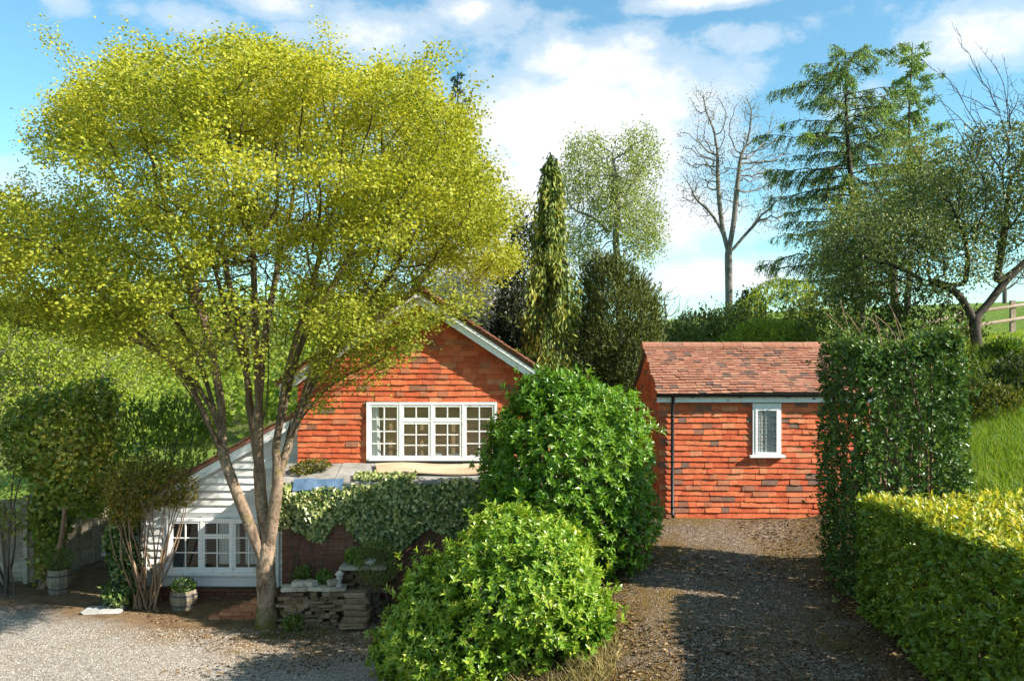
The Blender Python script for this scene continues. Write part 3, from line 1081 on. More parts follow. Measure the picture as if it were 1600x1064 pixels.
mb.box(-1.62, -1.42, HY_ + .08, HY_ + .12, WZ0 + .055, WZ0 + .13)
mb.box(-1.30, -1.05, HY_ + .08, HY_ + .11, WZ0 + .055, WZ0 + .12)
mb.box(-.85, -.78, HY_ + .08, HY_ + .11, WZ0 + .055, WZ0 + .1)
mb.build('sill_ornament', M['white_paint'], house)

# weatherboarded wing
WY = 16.3
wl, wr = -7.53, -4.33
wz = lambda x: 3.92 - .56 * (-4.33 - x)
VX0, VX1, VZ0, VZ1 = -7.04, -5.0, .75, 1.84
mb = MB()
yb0, yb1 = WY + .03, WY + .2
mb.prism([(wl, -.1), (VX0, -.1), (VX0, wz(VX0)), (wl, wz(wl))], yb0, yb1)
mb.prism([(VX1, -.1), (wr - .02, -.1), (wr - .02, wz(wr)), (VX1, wz(VX1))], yb0, yb1)
mb.prism([(VX0, -.1), (VX1, -.1), (VX1, VZ0), (VX0, VZ0)], yb0, yb1)
mb.prism([(VX0, VZ1), (VX1, VZ1), (VX1, wz(VX1)), (VX0, wz(VX0))], yb0, yb1)
mb.box(wl, wl + .17, yb1, WY + 5, -.1, wz(wl) - .05)
wing = mb.build('wing_wall', M['white_paint'], house)
z = .46
while z < 3.9:
    z1 = z + .165
    xa = wl if z1 < wz(wl) else -4.33 - (3.92 - z1) / .56 + .02
    segs = [(xa, wr - .03)]
    if z1 > VZ0 - .02 and z < VZ1 + .02:
        segs = [(xa, VX0 - .012), (VX1 + .012, wr - .03)]
    for (sa, sb) in segs:
        if sb - sa < .08:
            continue
        nseg = max(1, int((sb - sa) / .35))
        xs = np.linspace(sa, sb, nseg + 1)
        vs, fs = [], []
        for i, x in enumerate(xs):
            w_ = .004 * math.sin(x * 2.3 + z * 11)
            vs += [(x, WY - .040, z + w_), (x, WY - .006, z + w_), (x, WY + .026, z1), (x, WY + .014, z1)]
        for i in range(nseg):
            b = i * 4
            fs += [(b, b + 4, b + 7, b + 3), (b + 1, b + 2, b + 6, b + 5), (b, b + 1, b + 5, b + 4), (b + 3, b + 7, b + 6, b + 2)]
        fs += [(0, 3, 2, 1), (nseg * 4, nseg * 4 + 1, nseg * 4 + 2, nseg * 4 + 3)]
        MB().raw(vs, fs, random.random()).build('weatherboard', M['board_paint'], wing)
    z += .15
mb = MB()
mb.box(wl - .04, wl + .07, WY - .055, WY + .02, .44, wz(wl))
mb.build('corner_board', M['white_paint'], house)
mb = MB()
mb.box(-4.86, -4.76, WY - .056, WY + .018, .44, 2.5)
mb.build('corner_board', M['white_paint'], house)
mb = MB()
pts = [(wl - .35, wz(wl - .35) + .03), (wl - .35, wz(wl - .35) - .15), (wr, wz(wr) - .15), (wr, wz(wr) + .03)]
mb.prism(pts, WY - .2, WY - .16)
mb.build('barge_board', M['white_paint'], house)
mb = MB()
pts = [(wl - .4, wz(wl - .4) + .13), (wl - .4, wz(wl - .4) + .04), (wr, wz(wr) + .04), (wr, wz(wr) + .13)]
mb.prism(pts, WY - .18, WY + 5)
wroof = mb.build('wing_roof', M['roof_tile'], house)
up2 = math.atan(.56)
Ls = (wr - wl + .45) / math.cos(up2)
rot = Matrix.Rotation(-math.pi / 2, 4, 'Z') @ Matrix.Rotation(-(math.pi / 2 - up2), 4, 'X')
lay_tiles('roof_tile', wroof, RB, [.15, .17, .20], list(np.arange(0, Ls - .1, .1)), lambda r_: [(WY - .26, WY + 5)],
          lambda v, r_: Matrix.Translation((wl - .45 + r_ * math.cos(up2), v, wz(wl - .45) + .135 + r_ * math.sin(up2))) @ rot, lambda v, r_: -v, 40)
# wing plinth of brick, wing window
mb = MB()
mb.box(wl, wr - .1, WY + .012, WY + .029, -.1, .45)
pl = mb.build('plinth', M['mortar'], house)
lay_bricks(pl, wl, wr - .1, .12, .44, WY - .045, lambda x, z: 1, 300)
mb = MB()
fy1 = WY - .07
fbar(mb, VX0, VX0 + .07, VZ0, VZ1, fy1, .12)
fbar(mb, VX1 - .07, VX1, VZ0, VZ1, fy1, .12)
fbar(mb, VX0 + .07, VX1 - .07, VZ1 - .05, VZ1, fy1 + .002, .12)
fbar(mb, VX0 - .04, VX1 + .04, VZ0 - .05, VZ0 - .001, fy1 - .05, .16)
fbar(mb, VX0 + .07, VX1 - .07, VZ0, VZ0 + .05, fy1 + .002, .12)
lw = (VX1 - VX0 - .14) / 3
for k in (1, 2):
    xm = VX0 + .07 + k * lw
    fbar(mb, xm - .02, xm + .02, VZ0 + .05, VZ1 - .05, fy1 + .004, .1)
win2 = mb.build('window', M['white_paint'], house)
tag(win2, 'white three-light window in the boarded wing')
for k in range(3):
    xa = VX0 + .07 + k * lw + (.022 if k else .001)
    xb = VX0 + .07 + (k + 1) * lw - (.022 if k < 2 else .001)
    if k == 1:
        sash(win2, 'fanlight', xa, xb, VZ1 - .36, VZ1 - .051, fy1 + .014, 2, 1)
        sash(win2, 'casement', xa, xb, VZ0 + .051, VZ1 - .365, fy1 + .014, 2, 2)
    else:
        sash(win2, 'casement', xa, xb, VZ0 + .051, VZ1 - .051, fy1 + .014, 2, 3)
mb = MB()
mb.box(wl + .2, wr - .1, WY + 1.5, WY + 1.55, .3, 2.6)
mb.box(wl + .2, wr - .1, WY + .25, WY + 1.5, .28, .3)
mb.box(wl + .2, wr - .1, WY + .25, WY + 1.5, 2.6, 2.62)
mb.build('room', M['room_dark'], house)
mb = MB()
for (xa, xb) in ((VX0 + .62, VX0 + .72), (VX0 + 1.0, VX0 + 1.42), (VX1 - .5, VX1 - .1)):
    for k in range(int((xb - xa) / .035) + 1):
        mb.tube([(xa + k * .035, WY + .2 + .015 * (k % 2), VZ0 + .1), (xa + k * .034, WY + .2 + .015 * (k % 2), VZ1 - .03)], .022, 6)
mb.build('curtain', M['curtain'], house)

# brick lean-to under the upper window
LY, LX0, LX1 = 15.3, -4.42, .62
mb = MB()
mb.box(LX0 + .004, LX1 - .004, LY + .012, LY + .2, .0, 2.72)
mb.box(LX0 + .004, LX0 + .2, LY + .2, HY_ - .05, .0, 2.72)
mb.box(LX1 - .2, LX1 - .004, LY + .2, HY_ - .05, .0, 2.72)
lean = mb.build('lean_to_wall', M['mortar'], house)
lay_bricks(lean, LX0, LX1, .1, 2.7, LY, lambda x, z: -x - .3 * max(0, z - 2.1) * 3, 300)
mb = MB()
for k, (xa, xb) in enumerate(((LX0 - .1, -3.4), (-3.395, -2.2), (-2.195, -1.0), (-.995, LX1 + .1))):
    j = .012 * (k % 2)
    vs = [(xa, LY - .14, 2.76 + j), (xb, LY - .14, 2.76 + j), (xb, HY_ + .0, 3.0 + j), (xa, HY_ + .0, 3.0 + j)]
    vs += [(x, y, z - .045) for x, y, z in vs]
    mb.raw(vs, [(0, 1, 2, 3), (7, 6, 5, 4), (0, 4, 5, 1), (1, 5, 6, 2), (2, 6, 7, 3), (3, 7, 4, 0)], random.random())
mb.build('lean_to_roof', M['felt'], house)
mb = MB()
mb.box(LX0 - .06, LX1 + .06, LY - .10, LY - .06, 2.6, 2.714)
mb.build('fascia', M['old_paint'], house)

# things lying on the lean-to roof
def sheet(name, mat, label, cat, x0, x1, y0, y1, zf, nx_, ny_, amp, th=.01, seed=1):
    xs, ys = np.linspace(x0, x1, nx_), np.linspace(y0, y1, ny_)
    X, Y = np.meshgrid(xs, ys)
    p = np.stack([X.ravel(), Y.ravel(), 0 * X.ravel()], 1)
    Z = zf(X.ravel(), Y.ravel()) + amp * (fnoise(p, 9, seed) + 1.2)
    top = np.stack([X.ravel(), Y.ravel(), Z], 1)
    bot = top - np.array([0, 0, th])
    V = np.concatenate([top, bot])
    i, j = np.meshgrid(np.arange(ny_ - 1), np.arange(nx_ - 1), indexing='ij')
    a_ = (i * nx_ + j).ravel()
    n0 = len(top)
    q1 = np.stack([a_, a_ + 1, a_ + nx_ + 1, a_ + nx_], 1)
    o = obj(name, np_mesh(name, V, [q1, q1[:, ::-1] + n0], mat, None, True))
    return tag(o, label, cat)


lroof = lambda x, y: 2.775 + (y - (LY - .14)) * .286
def drape(x, y):
    return np.where(y > LY - .14, lroof(x, np.maximum(y, LY - .14)) + .02, 2.795 - (LY - .14 - y) * 1.6)
sheet('blue_tarpaulin', M['tarp'], 'crumpled blue tarpaulin hanging over the edge of the flat roof', 'tarpaulin', -4.15, -3.2, LY - .26, LY - .125, drape, 60, 12, .022, seed=4)
mb = MB()
bx = np.linspace(-2.72, -.62, 9)
vs, fs = [], []
for i, x in enumerate(bx):
    sg = .02 * math.sin(i * .8)
    for y, t in ((LY + .10, 0), (LY + .52, 0), (LY + .52, -.025), (LY + .10, -.025)):
        vs.append((x + (.12 if y < LY + .3 else 0), y, lroof(x, y) + .065 + sg + t))
for i in range(8):
    for k in range(4):
        fs.append((i * 4 + k, i * 4 + (k + 1) % 4, i * 4 + 4 + (k + 1) % 4, i * 4 + 4 + k))
fs += [(3, 2, 1, 0), (32, 33, 34, 35)]
tag(mb.raw(vs, fs).build('plywood_board', M['plank']), 'long tan plywood board lying on the flat roof under the upper window', 'board')

# ------------------------------------------------------------------ the tiled shed
SY, SX0, SX1, SZ = 16.0, 2.98, 7.2, 1.85
shed = thing('shed', 'small red tile-hung shed with clay roof at the head of the drive', 'shed', (5, SY, 1.9))
RYD, EZ, RZ, EY = 17.55, 4.42, 5.36, 15.85
QX0, QX1, QZ0, QZ1 = 4.83, 5.40, 3.17, 4.21
mb = MB()
yb0, yb1 = SY + .04, SY + .2
mb.box(SX0, QX0, yb0, yb1, SZ - .2, 4.3)
mb.box(QX1, SX1, yb0, yb1, SZ - .2, 4.3)
mb.box(QX0, QX1, yb0, yb1, SZ - .2, QZ0)
mb.box(QX0, QX1, yb0, yb1, QZ1, 4.3)
sfront = mb.build('front_wall', M['mortar'], shed)
def shed_spans(z):
    if z + .1 > QZ0 - .02 and z < QZ1:
        return [(SX0 - .02, QX0 - .01), (QX1 + .01, SX1)]
    return [(SX0 - .02, SX1)]
lay_tiles('hanging_tile', sfront, TB, WID, list(np.arange(1.9, 4.22, .113)), shed_spans,
          lambda x, z: Matrix.Translation((x, SY + .036, z + .009 * math.sin(x * 1.3 + z * 7) - .006 * (x - 4))), lambda x, z: -x)
mb = MB()
def eave(y): return EZ - .02 + (y - EY) * (RZ - EZ) / (RYD - EY) if y < RYD else RZ - .02 - (y - RYD) * (RZ - EZ) / (RYD - EY)
gp = [(yb1, SZ - .2), (19.1, SZ - .2), (19.1, eave(19.1) - .06), (RYD, RZ - .08), (yb1, eave(yb1) - .06)]
for xw in (SX0 + .02, SX1 - .2):
    vs = [(xw, y, z) for y, z in gp] + [(xw + .18, y, z) for y, z in gp]
    k = len(gp)
    mb.raw(vs, [tuple(range(k - 1, -1, -1)), tuple(range(k, 2 * k))] + [(i, (i + 1) % k, (i + 1) % k + k, i + k) for i in range(k)])
mb.box(SX0 + .3, SX1 - .3, 18.95, 19.1, SZ, 4.2)
sside = mb.build('side_wall', M['mortar'], shed)
def side_spans(z):
    zz = z + .13
    if zz < eave(16.2): return [(SY + .02, 19.1)]
    dy = (RZ - .08 - zz) / ((RZ - EZ) / (RYD - EY))
    return [(RYD - dy, RYD + dy)] if dy > .1 else []
rot = Matrix.Rotation(-math.pi / 2, 4, 'Z')
lay_tiles('hanging_tile', sside, TB, WID, list(np.arange(1.9, RZ - .15, .113)), side_spans, lambda v, z: Matrix.Translation((SX0 + .018, v, z)) @ rot, lambda v, z: -v, 200)
# roof
mb = MB()
for s in (0, 1):
    ya, yb = (EY, RYD) if s == 0 else (2 * RYD - EY, RYD)
    vs = [(x, y, z) for x in (2.92, SX1 + .1) for y, z in ((ya, EZ), (yb, RZ), (yb, RZ - .05), (ya, EZ - .05))]
    mb.raw(vs, [(0, 1, 2, 3), (7, 6, 5, 4), (0, 4, 5, 1), (1, 5, 6, 2), (2, 6, 7, 3), (3, 7, 4, 0)])
sroof = mb.build('roof', M['mortar'], shed)
pt = math.atan((RZ - EZ) / (RYD - EY))
Ls = math.hypot(RZ - EZ, RYD - EY)
rot = Matrix.Rotation(-(math.pi / 2 - pt), 4, 'X')
lay_tiles('roof_tile', sroof, RB, [.15, .17, .20], list(np.arange(-.06, Ls - .05, .10)), lambda r_: [(2.88 + random.uniform(-.02, .02), SX1 + .12)],
          lambda x, r_: Matrix.Translation((x, EY + r_ * math.cos(pt), EZ + .012 + r_ * math.sin(pt) + .014 * math.sin(x * 1.5 + r_ * 3) + random.uniform(-.004, .004))) @ rot, lambda x, r_: -max(x, 6.3) - .01 * r_, 300)
for k in range(10):
    xa = 2.86 + k * .44
    pr_ = [(RYD + .16 * math.cos(t), RZ - .03 + .12 * math.sin(t)) for t in np.linspace(-.25, math.pi + .25, 9)]
    mb = MB()
    vs = [(xa, y, z) for y, z in pr_] + [(xa + .432, y, z + random.uniform(-.006, .006)) for y, z in pr_]
    kk = len(pr_)
    mb.raw(vs, [tuple(range(kk - 1, -1, -1)), tuple(range(kk, 2 * kk))] + [(i, i + 1, i + 1 + kk, i + kk) for i in range(kk - 1)] + [(kk - 1, 0, kk, 2 * kk - 1)], random.uniform(.1, .75))
    mb.build('ridge_tile', M['roof_tile'], sroof)
mb = MB()
mb.box(2.90, SX1 + .1, 15.925, 15.95, 4.23, 4.365)
mb.build('fascia', M['white_paint'], shed)
# half-round gutter with brackets, downpipe
mb = MB()
a = np.linspace(math.pi, 2 * math.pi, 9)
prof = [(15.868 + .052 * math.cos(t), 4.39 + .052 * math.sin(t)) for t in a] + [(15.868 + .046 * math.cos(t), 4.392 + .046 * math.sin(t)) for t in a[::-1]]
kk = len(prof)
vs = [(2.88, y, z) for y, z in prof] + [(SX1 + .12, y, z) for y, z in prof]
mb.raw(vs, [(i, (i + 1) % kk, (i + 1) % kk + kk, i + kk) for i in range(kk)] + [tuple(range(kk - 1, -1, -1)), tuple(range(kk, 2 * kk))])
mb.build('gutter', M['black_metal'], shed)
for x in (3.6, 4.55, 5.5, 6.4):
    mb = MB()
    mb.box(x - .015, x + .015, 15.81, 15.923, 4.325, 4.337)
    mb.build('gutter_bracket', M['black_metal'], shed)
mb = MB()
mb.tube([(3.21, 15.868, 4.35), (3.21, 15.87, 4.24), (3.21, 15.93, 4.16), (3.21, 15.935, 4.0), (3.21, 15.935, 2.02), (3.21, 15.86, 1.95)], .034, 10)
for z in (3.9, 3.0, 2.1):
    mb.tube([(3.21, 15.93, z), (3.21, 15.93, z + .05)], .042, 10)
mb.build('downpipe', M['black_metal'], shed, True)
# window
mb = MB()
wy = SY - .03
fbar(mb, QX0, QX0 + .05, QZ0, QZ1, wy, .1)
fbar(mb, QX1 - .05, QX1, QZ0, QZ1, wy, .1)
fbar(mb, QX0 + .05, QX1 - .05, QZ1 - .1, QZ1, wy + .012, .08)
swin = mb.build('window', M['white_paint'], shed)
mb = MB()
fbar(mb, QX0 - .07, QX1 + .07, QZ0 - .045, QZ0 - .001, wy - .06, .16)
mb.build('sill', M['white_paint'], swin)
ca, cb, c0_, c1_ = QX0 + .052, QX1 - .052, QZ0 + .002, QZ1 - .102
mb = MB()
fbar(mb, ca, ca + .045, c0_, c1_, wy - .012, .05)
fbar(mb, cb - .045, cb, c0_, c1_, wy - .012, .05)
fbar(mb, ca + .045, cb - .045, c0_, c0_ + .055, wy - .01, .046)
fbar(mb, ca + .045, cb - .045, c1_ - .045, c1_, wy - .01, .046)
mb.build('casement', M['white_paint'], swin)
ia, ib, i0, i1 = ca + .045, cb - .045, c0_ + .055, c1_ - .045
nc, nr_ = 3, 6
mb = MB()
for k in range(1, nc):
    x = ia + (ib - ia) * k / nc
    fbar(mb, x - .006, x + .006, i0, i1, wy + .008, .012)
for k in range(1, nr_):
    z = i0 + (i1 - i0) * k / nr_
    fbar(mb, ia, ib, z - .006, z + .006, wy + .0075, .010)
mb.build('lead_came', M['lead'], swin)
for r_ in range(nr_):
    for c_ in range(nc):
        pane(swin, ia + (ib - ia) * c_ / nc, ia + (ib - ia) * (c_ + 1) / nc, i0 + (i1 - i0) * r_ / nr_, i0 + (i1 - i0) * (r_ + 1) / nr_, wy + .014)
mb = MB()
for k in range(14):
    x = QX0 + .03 + k * .04
    mb.tube([(x, SY + .035 + .008 * (k % 2), QZ0), (x, SY + .035 + .008 * (k % 2), QZ1)], .022, 6)
mb.build('net_curtain', M['curtain'], shed)
# ------------------------------------------------------------------ the big spreading tree
UP = np.array([0, 0, 1.0])


def smooth_path(pts, step):
    pts = np.asarray(pts, float)
    t = np.arange(len(pts))
    tt = np.linspace(0, len(pts) - 1, 40 * len(pts))
    # Catmull-Rom through the points
    ext = np.vstack([2 * pts[0] - pts[1], pts, 2 * pts[-1] - pts[-2]])
    out = []
    for u in tt:
        i = min(int(u), len(pts) - 2)
        f = u - i
        p0, p1, p2, p3 = ext[i], ext[i + 1], ext[i + 2], ext[i + 3]
        out.append(.5 * ((2 * p1) + (-p0 + p2) * f + (2 * p0 - 5 * p1 + 4 * p2 - p3) * f * f + (-p0 + 3 * p1 - 3 * p2 + p3) * f ** 3))
    out = np.array(out)
    s = np.concatenate(([0], np.cumsum(np.linalg.norm(np.diff(out, axis=0), axis=1))))
    k = max(2, int(s[-1] / step) + 1)
    ss = np.linspace(0, s[-1], k)
    return np.stack([np.interp(ss, s, out[:, q_]) for q_ in range(3)], 1)


class Skel:
    def __init__(self):
        self.n, self.p = [], []

    def path(self, pts, step, frm=-1):
        pts = smooth_path(pts, step)
        last = frm
        for i, x in enumerate(pts):
            if i == 0 and frm >= 0:
                continue
            self.n.append(x)
            self.p.append(last)
            last = len(self.n) - 1
        return last

    def near(self, pt):
        return int(np.argmin(np.linalg.norm(np.array(self.n) - pt, axis=1)))


TD = 14.77
sk = Skel()
tb = P(418, 978, TD)
tb[2] = g1(tb[0], TD) - .1
sk.path([tb, P(417, 930, TD), P(414, 882, TD)], .15)
fork = len(sk.n) - 1
a1 = sk.path([P(414, 882, TD), P(392, 825, TD - .05), P(368, 765, TD - .1), P(346, 706, TD - .15)], .2, fork)
a2 = sk.path([P(346, 706, TD - .15), P(325, 655, TD - .3), P(300, 600, TD - .5), P(262, 548, TD - .8), P(190, 490, TD - 1.1)], .25, a1)
a3 = sk.path([P(346, 706, TD - .15), P(347, 640, TD + .1), P(338, 560, TD + .3), P(318, 470, TD + .5)], .25, a1)
n_a = sk.near(P(375, 783, TD))
a4 = sk.path([sk.n[n_a], P(335, 690, TD + .35), P(300, 620, TD + .6), P(258, 560, TD + 1.0)], .25, n_a)
f2 = sk.path([P(414, 882, TD), P(420, 858, TD)], .12, fork)
b1 = sk.path([P(420, 858, TD), P(410, 800, TD + .1), P(405, 740, TD + .1), P(398, 690, TD + .1)], .2, f2)
b2 = sk.path([P(398, 690, TD + .1), P(385, 630, TD + .4), P(388, 560, TD + .7), P(380, 470, TD + 1.0)], .25, b1)
b3 = sk.path([P(398, 690, TD + .1), P(415, 640, TD - .3), P(420, 560, TD - .7), P(415, 450, TD - 1.0)], .25, b1)
c1 = sk.path([P(420, 858, TD), P(428, 800, TD - .05), P(436, 745, TD - .1)], .2, f2)
c2 = sk.path([P(436, 745, TD - .1), P(430, 700, TD - .1), P(445, 630, TD - .2), P(470, 540, TD - .4), P(490, 450, TD - .5)], .25, c1)
c3 = sk.path([P(436, 745, TD - .1), P(452, 690, TD + .05), P(478, 635, TD + .1), P(530, 570, TD + .1), P(600, 500, TD)], .25, c1)
c4 = sk.path([P(452, 690, TD + .05), P(470, 655, TD - .4), P(520, 600, TD - .8), P(600, 560, TD - 1.1)], .25, sk.near(P(452, 690, TD + .05)))
# many lesser stems fanning up and out of the forks
for (sx_, sy_, ex_, ey_, dd) in ((346, 706, 130, 430, -1.6), (340, 690, 215, 400, .9), (347, 640, 270, 380, -.6), (338, 560, 250, 340, 1.4), (398, 690, 330, 400, -1.2), (392, 650, 345, 380, 1.6), (405, 740, 395, 380, -1.8), (415, 640, 440, 380, 1.2),
                                 (430, 700, 500, 400, -1.5), (445, 630, 545, 400, .9), (452, 690, 610, 430, -.7), (478, 635, 660, 440, .7), (470, 655, 560, 470, -1.6), (440, 740, 500, 560, 1.0), (368, 765, 290, 560, 1.2), (325, 655, 90, 470, -.6)):
    i0_ = sk.near(P(sx_, sy_, TD))
    o_ = np.array(sk.n[i0_])
    e_ = P(ex_, ey_, TD + dd)
    m1_ = o_ + (e_ - o_) * .35 + np.array([0, 0, .22]) - (e_ - o_) * np.array([.08, .08, 0])
    sk.path([o_, m1_, o_ + (e_ - o_) * .7 + np.array([0, 0, .15]), e_], .25, i0_)
OUT = [(-170, 300), (0, 283), (38, 270), (45, 190), (60, 160), (100, 140), (160, 95), (180, 68), (230, 80), (270, 62), (300, 75), (335, 58), (372, 70), (402, 45), (450, 72), (512, 88), (530, 112), (580, 100), (640, 92), (672, 100),
       (690, 150), (740, 190), (765, 240), (795, 300), (806, 350), (822, 395), (800, 432), (760, 458), (705, 495), (650, 525), (620, 560), (585, 590), (560, 630), (505, 655), (470, 660), (450, 600), (400, 590), (350, 600), (300, 600), (230, 575), (170, 555),
       (100, 525), (30, 505), (-170, 480)]
CC = P(405, 330, TD)


def maple_pts(n_, shell):
    out = []
    tot = 0
    while tot < n_:
        d_ = sph(4000)
        r_ = rng.uniform(0, 1, 4000) ** shell
        p = CC + d_ * r_[:, None] * np.array([5.6, 4.3, 4.6])
        px = CX + p[:, 0] / p[:, 1] * FPX
        py = HY - (p[:, 2] - CAMZ) / p[:, 1] * FPX
        ok = in_poly(px, py, OUT)
        # the crown is a vase: hollow and bare low down round the stems
        hr = np.hypot(p[:, 0] - CC[0], p[:, 1] - CC[1])
        ok &= hr > np.clip(3.2 - (p[:, 2] - 3.4) * .75, 0, 9) * .75
        ok &= p[:, 2] > 3.4 + .2 * hr * (p[:, 1] > TD)
        # not inside the house
        ok &= ~((p[:, 1] > 15.4) & (p[:, 0] > -5) & (p[:, 2] < 6.6 - .5 * np.abs(p[:, 0] + 1.86) + .4))
        ok &= fnoise(p * np.array([1, 1, 1.9]), 1.35, 21) > -.22
        out.append(p[ok])
        tot += ok.sum()
    return np.concatenate(out)[:n_]


BO = maple_pts(620, .34)
ow = norm((BO - CC) * np.array([1, 1, .55]))
NB = 14
A = np.repeat(BO, NB, 0) + np.repeat(ow, NB, 0) * rng.normal(size=(len(BO) * NB, 1)) * .42 + rng.normal(size=(len(BO) * NB, 3)) * np.array([.27, .27, .15])
bj_ = np.repeat(rng.normal(size=(len(BO), 2)) * np.array([11, 11]), NB, 0)
A = A[in_poly(CX + A[:, 0] / A[:, 1] * FPX + bj_[:, 0], HY - (A[:, 2] - CAMZ) / A[:, 1] * FPX + bj_[:, 1], np.array(OUT) * np.array([.985, 1.0]) + np.array([4, 6])) | (rng.uniform(size=len(A)) < .03)]
A = A[~((A[:, 1] > 15.5) & (A[:, 0] > -5) & (A[:, 2] < 6.7 - .55 * np.abs(A[:, 0] + 1.86)))]
Nn, par = colonize(A, sk.n, sk.p, .19, .16, 120, (0, 0, .10), .10)
r, cnt = fit_radii(par, len(Nn), .0036, .18)
tree = thing('maple_tree', 'large spreading tree with yellow-green spring leaves and several mossy stems', 'tree', (tb[0], tb[1], tb[2] + .1))
obj('trunk', skel_mesh('trunk', Nn, par, r, M['maple_bark'], lambda p: 1 + .55 * math.exp(-max(0, p[2] - tb[2]) / .22), wob=.09), tree)
# sprays of leaves at the twig ends, flat and layered
tips = np.where(r < .0095)[0]
print('maple nodes', len(Nn), 'tips', len(tips), 'r0', r[0])
tp = Nn[tips]
prev = Nn[par[tips]]
tw = norm(tp - prev)
K = 66
c0 = np.repeat(tp, K, 0)
cd = np.repeat(tw, K, 0)
off = rng.normal(size=c0.shape) * np.array([.13, .13, .085])
pos_l = c0 + off + cd * rng.uniform(-.12, .2, len(c0))[:, None]
# thin out the shaded inside, keep the outer shell
rr_ = np.linalg.norm((pos_l - CC) / np.array([5.2, 4.2, 4.4]), axis=1)
keep = rng.uniform(size=len(pos_l)) < np.clip(.25 + 1.5 * (rr_ - .40) + .05 * (pos_l[:, 2] - 7), .12, 1)
px = CX + pos_l[:, 0] / pos_l[:, 1] * FPX
py = HY - (pos_l[:, 2] - CAMZ) / pos_l[:, 1] * FPX
yb_ = np.interp(px, [-150, 0, 100, 200, 280, 340, 420, 465, 500, 590, 660, 720, 830], [510, 505, 525, 535, 470, 420, 395, 470, 640, 600, 545, 510, 470]) + 28 * fnoise(pos_l, 1.2, 44)
low = py > yb_
keep &= ~low | (rng.uniform(size=len(pos_l)) < .26)
keep &= ~((pos_l[:, 1] > 15.6) & (pos_l[:, 0] > -5) & (pos_l[:, 2] < 6.7 - .6 * np.abs(pos_l[:, 0] + 1.86)))
pos_l, cd = pos_l[keep], cd[keep]
nl = len(pos_l)
ax = norm(cd * .5 + rng.normal(size=(nl, 3)) * np.array([1, 1, .35]) + np.array([0, 0, -.15]))
nr = norm(UP * .9 + np.array([.35, -.15, 0]) + rng.normal(size=(nl, 3)) * .7)
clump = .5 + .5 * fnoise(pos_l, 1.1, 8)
tint_l = np.clip(.42 + .42 * (clump - .5) + .045 * (pos_l[:, 2] - 7.5) + rng.normal(size=nl) * .10, 0, 1)  # clump tint adds lit and shaded contrast between tufts to leaf colour
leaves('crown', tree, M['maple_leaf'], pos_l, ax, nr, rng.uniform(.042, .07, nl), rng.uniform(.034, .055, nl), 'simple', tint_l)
print('maple', len(Nn), nl)


# ------------------------------------------------------------------ other trees
def grow(name, label, base, limbs, A_, step, kill, r0, e, bark, leaf=None, trunk_r=None, K=10, spread=.12, L=(.05, .09), Wd=None, kind='simple', tipr=1.6, tint=(.5, .2), droop=0.0, jit=.12, bias=(0, 0, .05), flat=1.0, nrup=.5, group=None, leafkeep=None, iters=100, cat='tree'):
    s_ = Skel()
    ids = {}
    for key, frm, pts in limbs:
        ids[key] = s_.path(pts, step, ids[frm] if frm else -1)
    Nn_, par_ = colonize(A_, s_.n, s_.p, step, kill, iters, bias, jit)
    r_, _ = fit_radii(par_, len(Nn_), r0, trunk_r) if trunk_r else skel_radii(par_, len(Nn_), r0, e)
    t_ = thing(name, label, cat, tuple(base), group)
    obj('trunk', skel_mesh('trunk', Nn_, par_, r_, bark), t_)
    if leaf:
        tips_ = np.where(r_ < r0 * tipr)[0]
        tp_ = Nn_[tips_]
        tw_ = norm(tp_ - Nn_[np.maximum(par_[tips_], 0)])
        c_ = np.repeat(tp_, K, 0)
        d_ = np.repeat(tw_, K, 0)
        pl_ = c_ + rng.normal(size=c_.shape) * np.array([spread, spread, spread * flat]) + d_ * rng.uniform(-.5, .5, len(c_))[:, None] * step
        pl_[:, 2] -= droop * rng.uniform(0, 1, len(pl_)) ** 1.3
        if leafkeep is not None:
            k_ = leafkeep(pl_)
            pl_, d_ = pl_[k_], d_[k_]
        m_ = len(pl_)
        ax_ = norm(rng.normal(size=(m_, 3)) + d_ * .3 + np.array([0, 0, -.4 if droop else 0]))
        nr_ = norm(UP * nrup + rng.normal(size=(m_, 3)) * .6)
        ti = np.clip(tint[0] + tint[1] * rng.normal(size=m_) + .22 * fnoise(pl_, 1.3, 31), 0, 1)
        LL = rng.uniform(*L, m_)
        leaves('crown', t_, leaf, pl_, ax_, nr_, LL, LL * (Wd or .7), kind, ti)
    return t_


def ell(n_, c, rad, shell=.45, seed=0, thr=-.5, sc=1.2, zcut=None):
    out, tot = [], 0
    while tot < n_:
        p = np.asarray(c) + sph(2000) * (rng.uniform(0, 1, 2000) ** shell)[:, None] * np.asarray(rad)
        ok = fnoise(p, sc, seed) > thr
        if zcut is not None:
            ok &= p[:, 2] > zcut
        out.append(p[ok])
        tot += ok.sum()
    return np.concatenate(out)[:n_]


def foot(px, d):
    x = (px - CX) / FPX * d
    return np.array((x, d, g1(x, d)))


